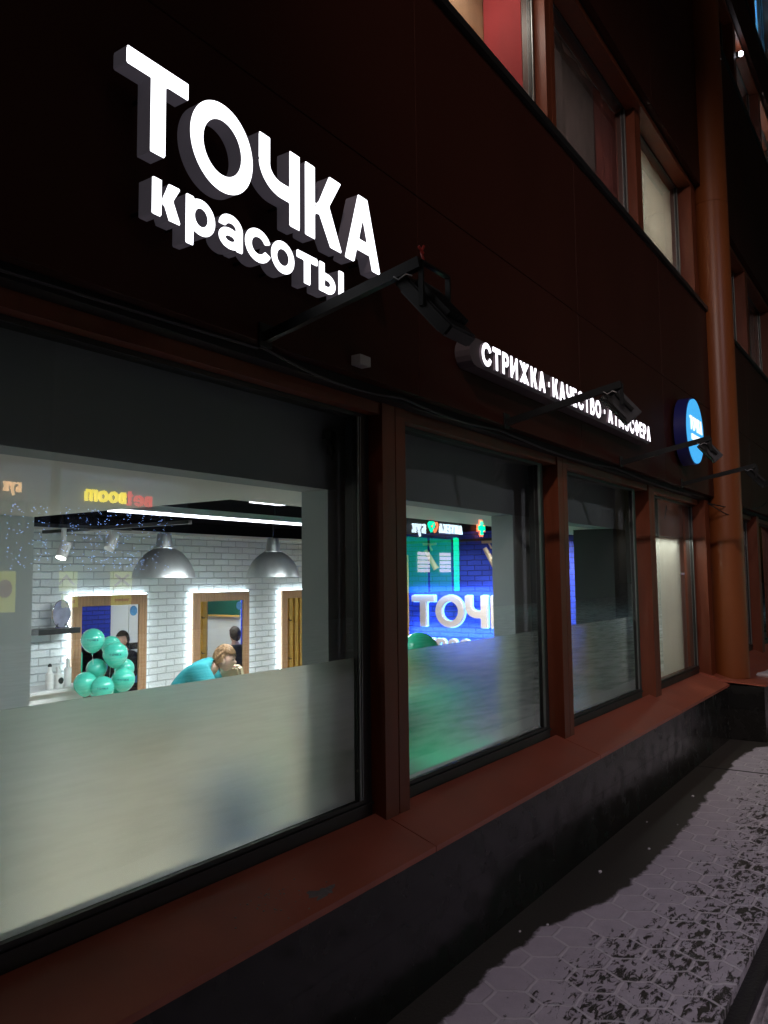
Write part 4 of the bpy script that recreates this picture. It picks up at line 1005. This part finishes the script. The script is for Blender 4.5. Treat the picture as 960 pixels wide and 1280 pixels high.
lamp('AREA', 'blind_fill', (7.72, 2.045, 1.95), 4.4, (1, .98, .88), (7.72, 2.10, 0), 1.3, .05)  # added lamp, brightens the blind from above
lamp('AREA', 'blind_fill', (7.75, 2.235, 1.25), 11, (1, 1, .92), (7.75, 0, 1.25), 1.35, 1.2)

# ---- upper rooms: shells, curtains and their ceiling lights
for si, (z0, z1) in enumerate(STOR[1:]):
    m = MB(); m.box(.5, 20, 3.6, 3.7, z0 - .1, z1 + .4); m.box(.5, 20, 2.15, 3.6, z0 - .2, z0 - .12); m.box(.5, 20, 2.15, 3.6, z1 + .01, z1 + .1)
    for x in (2.85, 4.80, 6.78, 8.52, 11.44, 13.42, 15.4): m.box(x, x + .06, 2.13, 3.6, z0 - .1, z1 + .4)
    m.build('upper_room', 'room_white', B)
z0, z1 = STOR[1]
m = MB(); m.box(4.702, 4.76, 2.06, 2.335, z0, z1); m.build('reveal', 'curtain_red', B)
hanging('curtain', 2.95, 4.72, 2.345, z0, z1, 'cloth_beige', .004, .5, 'beige blind in the upper window at the top edge of the picture', 'curtain')
cloth('cloth_red_reflection', (.22, .11, .10), .2)
hanging('curtain', 6.22, 6.79, 2.10, z0, z1, 'cloth_red_reflection', .006, .2, 'dull red cloth standing for a reflection at the right side of the middle upper window', 'curtain')  # reddish reflection in the pane put into a cloth
hanging('curtain', 4.9, 6.25, 2.12, z0, z1, 'cloth_grey', .012, .35, 'dark greyish curtain in the middle upper window', 'curtain')
hanging('curtain', 6.95, 8.70, 2.075, z0, z1, 'cloth_white', .003, .45, 'pale curtain in the upper window nearest the orange column', 'curtain')
hanging('curtain', 11.58, 13.3, 2.2, STOR[2][0], STOR[2][1], 'cloth_grey', .01, .3, 'grey curtain in the high window right of the orange column', 'curtain')
hanging('curtain', 13.55, 17.2, 2.2, STOR[3][0], STOR[3][1], 'cloth_blue', .006, .4, 'bright blue curtain in the topmost corner window', 'curtain')
for p, e, c in (((3.8, 3.1, 5.6), 34, (1, .86, .70)), ((5.7, 3.1, 5.6), 120, (1, .86, .82)), ((7.7, 2.9, 5.6), 85, (.88, .95, 1)), ((12.3, 2.9, 9.15), 70, (.9, .9, 1)), ((14.4, 2.9, 9.15), 60, (.9, .95, 1)), ((14.4, 2.9, 13.4), 1100, (.6, .85, 1)), ((16.3, 2.9, 13.4), 1900, (.6, .85, 1))):
    lamp('AREA', 'room_light', p, e, c, (p[0], p[1], 0), .8, .6)
lamp('AREA', 'reveal_fill', (4.1, 2.18, 5.62), 8, (1, .85, .75), (4.75, 2.2, 4.9), .5, .1)  # added fill inside the window to brighten the red reveal

# ================================================================== FACADE SIGNS
t = thing('shop_sign', (1.9, 1.74, 2.55), 'large glowing white two line letter sign above the first window', 'sign')
SF = ['sign_face', 'letter_side']
YS = 1.70; bk = (0, .055, 0)
for ch, x0, x1, z0, z1, s in (('Т', 1.296, 1.512, 2.769, 3.03, .205), ('О', 1.520, 1.778, 2.765, 3.035, .195), ('Ч', 1.806, 2.006, 2.770, 3.03, .205), ('К', 2.034, 2.242, 2.770, 3.03, .205), ('А', 2.258, 2.486, 2.765, 3.035, .20)):
    letter(t, ch, s, (x0, YS, z0), (1, 0, 0), (0, 0, 1), bk, x1 - x0, z1 - z0, SF, h=.03)
for ch, x0, x1, s in (('к', 1.386, 1.489, .26), ('р', 1.506, 1.620, .25), ('а', 1.634, 1.738, .25), ('с', 1.745, 1.856, .25), ('о', 1.864, 1.978, .25), ('т', 1.989, 2.100, .26), ('ы', 2.108, 2.250, .25)):
    letter(t, ch, s, (x0, YS, 2.597), (1, 0, 0), (0, 0, 1), bk, x1 - x0, .106, SF, h=.06)
for x, z in ((1.40, 2.95), (1.65, 2.8), (1.96, 2.85), (2.07, 2.85), (2.3, 2.80), (2.42, 2.80), (1.40, 2.62), (1.52, 2.62), (1.72, 2.62), (1.8, 2.61), (1.92, 2.61), (2.04, 2.65), (2.12, 2.65), (2.24, 2.62)):
    m = MB(); m.tube([(x, YS + .055, z), (x, FY + .003, z)], .006, 8); m.build('standoff', 'arm_metal', t)

t = thing('bar_sign', (4.67, 1.74, 2.58), 'long narrow box sign with three glowing white words', 'sign')
m = MB(); pr = []
zc, rr = 2.655, .068
for a in range(9): pr.append((3.235 + rr * (1 - math.sin(math.pi * a / 8)) , zc + rr * math.cos(math.pi * a / 8)))
for a in range(9): pr.append((6.13 - rr * (1 - math.sin(math.pi * a / 8)), zc - rr * math.cos(math.pi * a / 8)))
m.prism(pr, 'y', 1.715, 1.795); m.build('box', 'sign_box', t)
BF = ['bar_face', 'letter_side']
for w_, a, b in (('СТРИЖКА', 3.328, 4.085), ('КАЧЕСТВО', 4.185, 4.982), ('АТМОСФЕРА', 5.122, 6.08)):
    text(t, w_, .23, (a, 1.700, 2.602), (1, 0, 0), (0, 0, 1), (0, .014, 0), .112, BF, total=b - a, gap=.17)
for x in (4.125, 5.042):
    letter(t, '·', .25, (x, 1.700, 2.602), (1, 0, 0), (0, 0, 1), (0, .014, 0), .02, .10, BF, h=.05)

t = thing('round_sign', (7.36, 1.70, 2.57), 'round glowing blue sign with two white words before the orange column', 'sign')
m = MB(); n = 64; cx, cz, r0 = 7.355, 2.866, .298
P = [(cx + r0 * math.cos(a * 2 * math.pi / n), cz + r0 * math.sin(a * 2 * math.pi / n)) for a in range(n)]
m.prism(P, 'y', 1.672, 1.775); m.build('drum', 'round_side', t, smooth=True)
m = MB(); P = [(cx + (r0 - .012) * math.cos(a * 2 * math.pi / n), cz + (r0 - .012) * math.sin(a * 2 * math.pi / n)) for a in range(n)]
m.prism(P, 'y', 1.660, 1.6715); m.build('face', 'round_face', t)
RL = ['round_letters', 'round_letters']
text(t, 'ТОЧКА', .2, (7.15, 1.654, 2.86), (1, 0, 0), (0, 0, 1), (0, .0055, 0), .12, RL, total=.43, gap=.12)
text(t, 'красоты', .26, (7.19, 1.654, 2.775), (1, 0, 0), (0, 0, 1), (0, .0055, 0), .05, RL, total=.33, gap=.15)

# ================================================================== FLOODLIGHTS ON ARMS
def flood(x, label, hs=1.0, turn=0, red=True):
    t = thing('floodlight', (x, 1.8, 2.40), label, 'floodlight', 'floodlights on arms above the windows')
    m = MB(); m.obox((x, 1.798, 2.402), (x, 1.185, 2.518), .024, .034); m.build('arm', 'arm_metal', t)
    m = MB(); m.box(x - .03, x + .03, 1.790, 1.799, 2.37, 2.45, bev=.002); m.build('mounting_plate', 'arm_metal', t)
    Rm = Matrix.Translation((x, 1.185, 2.50)) @ Matrix.Rotation(turn, 4, 'Z') @ Matrix.Scale(hs, 4)
    def T(*p): return Rm @ Vector(p)
    m = MB(); b = .010
    m.obox(T(0, 0, .022), T(.165, 0, .022), b * 1.6, b * .8, (0, 0, 1)); m.obox(T(.004, 0, .02), T(.004, 0, -.11), b * .8, b * 1.6, (0, 1, 0)); m.obox(T(.161, 0, .02), T(.161, 0, -.11), b * .8, b * 1.6, (0, 1, 0))
    m.build('bracket', 'arm_metal', t)
    m = MB(); a, c = T(.0825, .085, -.005), T(.0825, -.085, -.20)
    m.obox(a, c, .15 * hs, .042 * hs, (0, .75, .6)); bmesh.ops.bevel(m.bm, geom=m.bm.edges[:], offset=.006 * hs, segments=2, affect='EDGES'); h = m.build('housing', 'flood_body', t, smooth=True)
    d = (c - a).normalized(); nrm = Vector((0, .92, -.40)); nrm = (nrm - d * nrm.dot(d)).normalized(); mid = (a + c) / 2
    m = MB(); m.obox(mid - d * .095 * hs + nrm * .0235 * hs, mid + d * .095 * hs + nrm * .0235 * hs, .13 * hs, .004, nrm); m.build('lens', 'black_plastic', h)
    m = MB()
    for k in range(9):
        u = (-.055 + .11 * k / 8) * hs; q = Rm.to_3x3() @ Vector((u, 0, 0)); m.obox(mid - d * .08 * hs - nrm * .03 * hs + q, mid + d * .08 * hs - nrm * .03 * hs + q, .003, .02 * hs, nrm)
    m.build('cooling_fins', 'flood_body', h)
    if red:
        m = MB(); m.tube([T(.02, 0, .03), T(.014, .005, .055), T(.022, 0, .075)], .004, 6); m.tube([T(.018, 0, .05), T(.0, .005, .068)], .004, 6); m.build('loose_wires', 'wire_red', t)
    m = MB(); m.tube([(x - .013, 1.27, 2.49), (x - .018, 1.25, 2.475), (x - .016, 1.225, 2.487), (x - .014, 1.205, 2.478)], .0022, 6); m.build('white_lead', 'wire_white', t)
    return t
flood(1.94, 'black floodlight on a long arm below the end of the big letter sign')
flood(3.78, 'black floodlight on an arm crossing the three word box sign', hs=.72, turn=R(25), red=False)
flood(5.66, 'black floodlight on an arm crossing the round blue sign', hs=.62, turn=R(20), red=False)
flood(7.35, 'black floodlight on the farthest arm, beyond the orange column edge', hs=.8, turn=R(5), red=False)
t = thing('cable', (5, 1.85, 2.36), 'thin black cables strung along the top of the shop windows and round the column', 'cable')
def sag(m, a, b, s, r=.006, n=14):
    a = Vector(a); b = Vector(b); m.tube([a.lerp(b, k / n) - Vector((0, 0, s * math.sin(math.pi * k / n))) for k in range(n + 1)], r, 6)
m = MB()
sag(m, (-1, 1.84, 2.375), (1.94, 1.83, 2.375), .02, .006); sag(m, (1.94, 1.82, 2.38), (2.85, 1.84, 2.37), .035, .006); sag(m, (2.85, 1.84, 2.37), (3.78, 1.84, 2.37), .02, .006)
sag(m, (3.78, 1.84, 2.37), (5.66, 1.84, 2.37), .03, .006); sag(m, (5.66, 1.84, 2.37), (8.3, 1.83, 2.37), .03, .006)
sag(m, (8.3, 1.79, 2.30), (9.2, 1.55, 2.29), .015); sag(m, (8.3, 1.79, 2.30), (9.0, 1.56, 2.14), .02); sag(m, (9.2, 1.55, 2.29), (11.6, 1.70, 2.62), .05); sag(m, (11.6, 1.7, 2.62), (14, 1.75, 2.4), .1)
m.build('strand', 'cable', t, smooth=True)
m = MB(); m.box(2.425, 2.495, 1.755, 1.80, 2.415, 2.455, bev=.004); top(m.build('junction_box', 'grey_box'), 'small grey junction box under the cladding edge left of the first post', 'junction box')

t = thing('highlight_ball', (11.95, 1.86, 9.0), 'small glowing ball standing for a highlight at the high window right of the orange column', 'lamp')  # frame highlight built as a glowing ball
m = MB(); m.box(11.92, 11.98, 1.88, 1.97, 9.01, 9.09, bev=.01); m.build('housing', 'arm_metal', t)
m = MB(); m.ball((11.95, 1.86, 9.05), .034, n=14, m=10); m.build('bulb', 'white_glare', t, smooth='all')

# ---- snow and ice bits on ledges
m = MB(); rng = random.Random(3)
for i in range(70):
    x = rng.gauss(2.02, .10); k = rng.random(); y = 1.72 + k * .14; z = .533 + (y - 1.712) * .34; r = rng.uniform(.0012, .0035)
    m.ball((x, y, z + r * .5), r, (1.4, 1, .8), 6, 4)
tag(m.build('ice_crumbs', 'ice', smooth=True), 'small ice crumbs scattered on the sill below the first window', 'ice', kind='stuff')
m = MB(); n = 26; pts = []
for k in range(n):
    a = k * 2 * math.pi / n; r = 1 + .35 * math.sin(3 * a + 1) + .25 * math.sin(7 * a); x = 2.17 + .055 * r * math.cos(a); y = 1.748 + .026 * r * math.sin(a); pts.append((x, y, .533 + (y - 1.712) * .34))
A = [m.bm.verts.new(p) for p in pts]; Bv = [m.bm.verts.new((p[0], p[1], p[2] + .0025)) for p in pts]; m.face(A); m.face(Bv)
for k in range(n): m.face([A[k], A[(k + 1) % n], Bv[(k + 1) % n], Bv[k]])
top(m.build('ice_patch', 'ice'), 'thin grey ice patch at the outer edge of the sill below the first window', 'ice')
m = MB(); pts = [(9.0, 1.40), (9.4, 1.375), (10.2, 1.38), (10.2, 1.52), (9.7, 1.50), (9.25, 1.49), (9.05, 1.56)]
m.prism([(x, y) for x, y in pts], 'z', .546, .585); bmesh.ops.bevel(m.bm, geom=m.bm.edges[:], offset=.012, segments=2, affect='EDGES'); top(m.build('snow_strip', 'snow_lump'), 'strip of snow lying on the plinth cap in front of the orange column', 'snow')
m = MB(); 
g = bmesh.ops.create_grid(m.bm, x_segments=400, y_segments=10, size=1)
for v in g['verts']:
    X = 12 + v.co.x * 14; Yy = .30 + v.co.y * .31
    zz = -.045 + .055 * (1 - v.co.y ** 2) ** .5 * (.6 + .4 * math.sin(X * 2.3) * math.sin(X * .9 + 1)) + rng.uniform(-.004, .004) if abs(v.co.y) < .999 else -.06
    v.co = Vector((X, Yy + .012 * math.sin(X * 5), zz))
tag(m.build('snow_bank', 'snow_lump', smooth='all'), 'low ploughed snow ridge along the kerb at the right edge', 'snow', kind='stuff')

# ================================================================== ACROSS THE STREET (seen mirrored in the glass)
OY = -16.02
O = thing('building', (20, OY, 0), 'dark shop building across the street, mirrored in the windows', 'building')
m = MB(); m.box(-12, 62, OY - 8, OY - .25, -.1, 9); m.build('wall', 'opposite_wall', O)
m = MB(); m.box(11.0, 18.0, OY - .22, OY - .05, 3.75, 4.75); m.build('fascia', 'fascia_grey', O)
m = MB(); m.box(31.0, 37.5, OY - .24, OY - .06, .7, 3.62); m.build('shop_front', 'opposite_wall', O)
m = MB(); m.box(31.0, 33.1, OY - .05, OY - .045, .9, 3.5); m.box(33.3, 35.4, OY - .05, OY - .045, .9, 3.5); m.build('green_window', 'green_wash', O)
m = MB(); m.box(35.62, 36.02, OY - .04, OY + .06, .9, 3.6); m.build('green_tube', 'green_tube', O)
for x in (32.15, 34.2):
    m = MB()
    for i in range(3):
        for j in range(5): m.box(x + i * .36, x + i * .36 + .31, OY - .03, OY + .02, 1.85 + j * .2, 1.85 + j * .2 + .16)
    m.build('lit_window', 'white_lit', O)
t = thing('shop_sign', (15.2, OY, 3.85), 'yellow and red lettering mirrored above the linear light', 'sign')
k = dict(ex=(-1, 0, 0), ez=(0, 0, 1), back=(0, -.08, 0), hgt=.34)
text(t, 'Bet', .22, (16.42, OY + .08, 3.86), mats=['reflected_red'] * 2, total=.92, gap=.15, h=.08, **k)
text(t, 'Boom', .24, (15.45, OY + .08, 3.90), mats=['reflected_yellow'] * 2, total=1.4, gap=.15, h=.08, **k)
t = thing('shop_sign', (11.6, OY, 3.95), 'small amber lettering mirrored at the left edge of the first window', 'sign')
k['hgt'] = .26; text(t, 'Бук', .22, (12.08, OY + .08, 3.98), mats=['reflected_amber'] * 2, total=.5, gap=.2, h=.08, **k)
t = thing('pharmacy_sign', (34, OY, 3.8), 'pale lettering with two small hearts mirrored in the second window', 'sign')
text(t, 'АПТЕКА', .24, (36.4, OY + .1, 3.78), mats=['reflected_white'] * 2, total=2.35, gap=.2, h=.08, ex=(-1, 0, 0), ez=(0, 0, 1), back=(0, -.08, 0), hgt=.46)
letter(t, 'heart', .13, (33.95, OY + .1, 3.74), (-1, 0, 0), (0, 0, 1), (0, -.08, 0), .62, .58, ['cross_orange'] * 2, name='heart', h=.06)
letter(t, 'heart', .16, (33.55, OY + .14, 3.76), (-1, 0, 0), (0, 0, 1), (0, -.08, 0), .60, .56, ['cross_green'] * 2, name='heart', h=.06)
text(t, 'Бук', .24, (32.75, OY + .1, 3.70), mats=['reflected_white'] * 2, total=1.2, gap=.2, h=.08, ex=(-1, 0, 0), ez=(0, 0, 1), back=(0, -.08, 0), hgt=.44)
t = thing('pharmacy_cross', (38.6, OY, 3.8), 'green cross with an orange rim mirrored in the second window', 'sign')
def cross(cx, cz, a, b, y0, y1, nm, mt):
    m = MB(); m.prism([(cx - b, cz - a), (cx + b, cz - a), (cx + b, cz - b), (cx + a, cz - b), (cx + a, cz + b), (cx + b, cz + b), (cx + b, cz + a), (cx - b, cz + a), (cx - b, cz + b), (cx - a, cz + b), (cx - a, cz - b), (cx - b, cz - b)], 'y', y0, y1); return m.build(nm, mt, t)
cross(38.65, 4.22, .46, .20, OY - .05, OY + .0, 'rim', 'cross_orange'); cross(38.65, 4.22, .36, .12, OY + .002, OY + .06, 'cross', 'cross_green')
for x0, x1, z0, z1, kd, lb in ((11.55, 12.15, .80, 1.88, 0, 'yellow poster with a red round mark mirrored at the left edge'), (13.3, 14.02, 1.32, 1.88, 1, 'yellow poster with a red roof shape mirrored left of the first mirror'), (15.15, 15.92, 1.32, 1.88, 2, 'yellow poster with red cross bars mirrored above the first mirror'),
                           (13.55, 14.05, .86, 1.24, 3, 'small yellow poster mirrored on the frame of the first mirror, left'), (15.2, 15.9, .86, 1.24, 3, 'small yellow poster mirrored on the frame of the first mirror, right')):
    t = thing('poster', ((x0 + x1) / 2, OY - .2, z0), lb, 'poster', 'yellow posters in the shop window across the street')
    m = MB(); m.box(x0, x1, OY - .24, OY - .2, z0, z1); m.build('panel', 'poster_yellow', t)
    m = MB(); cx = (x0 + x1) / 2
    if kd == 0: m.prism([(cx + .2 * math.cos(a * math.pi / 12), 1.42 + .24 * math.sin(a * math.pi / 12)) for a in range(24)], 'y', OY - .199, OY - .19)
    if kd == 1: m.prism([(cx - .28, 1.50), (cx, 1.80), (cx + .28, 1.50), (cx + .20, 1.50), (cx, 1.70), (cx - .20, 1.50)], 'y', OY - .199, OY - .19)
    if kd == 2: m.obox((cx - .25, OY - .19, 1.45), (cx + .25, OY - .19, 1.78), .02, .07, (0, 0, 1)); m.obox((cx - .25, OY - .17, 1.78), (cx + .25, OY - .17, 1.45), .02, .07, (0, 0, 1))
    if kd != 3: m.build('mark', 'poster_red', t)
    else: m.box(x0 + .1, x1 - .1, OY - .199, OY - .19, z0 + .12, z0 + .2); m.build('bar', 'poster_red', t)
lamp('AREA', 'fascia_fill', (14.5, OY + .6, 4.9), 90, (.75, .85, 1), (14.5, OY, 4.2), 6, .1)  # added lamp so the fascia shows in the mirrored street
# light curtain of tiny bulbs
m = MB(); rng = random.Random(11)
for i in range(430):
    x = rng.uniform(11.6, 17.2); z = rng.uniform(1.9, 3.65); 
    if rng.random() > 1.15 - (x - 11.6) / 9: continue
    m.box(x, x + .022, OY + .1, OY + .122, z, z + .022)
t = thing('light_curtain', (14.4, OY + .1, 1.9), 'curtain of tiny blue white bulbs mirrored over the left of the first window', 'fairy lights')
m.build('bulbs', 'garland_dot', t)
# street lamps
for (p, e, c, tg, sa), lb in zip(LAMPS, ('street lamp post left across the road', 'street lamp post right across the road', 'added unseen lamp post brightening the road snow', 'street lamp post nearest the salon, behind the viewer')):
    t = thing('street_lamp', (p[0], p[1] - 1.2, 0), lb, 'street lamp', 'street lamps along the road')
    m = MB(); m.tube([(p[0], p[1] - 1.2, -.05), (p[0], p[1] - 1.2, 6.8), (p[0], p[1] - 1.1, 7.6), (p[0], p[1] - .7, 7.85), (p[0], p[1] - .1, 7.9)], [.09, .06, .05, .045, .04], 12); m.build('pole', 'lamp_pole', t, smooth=True)
    m = MB(); m.box(p[0] - .14, p[0] + .14, p[1] - .3, p[1] + .3, 7.80, 7.92, bev=.03); h = m.build('head', 'lamp_pole', t)
    m = MB(); m.box(p[0] - .10, p[0] + .10, p[1] - .24, p[1] + .24, 7.775, 7.797); m.build('lens', 'lamp_head_lit', h)
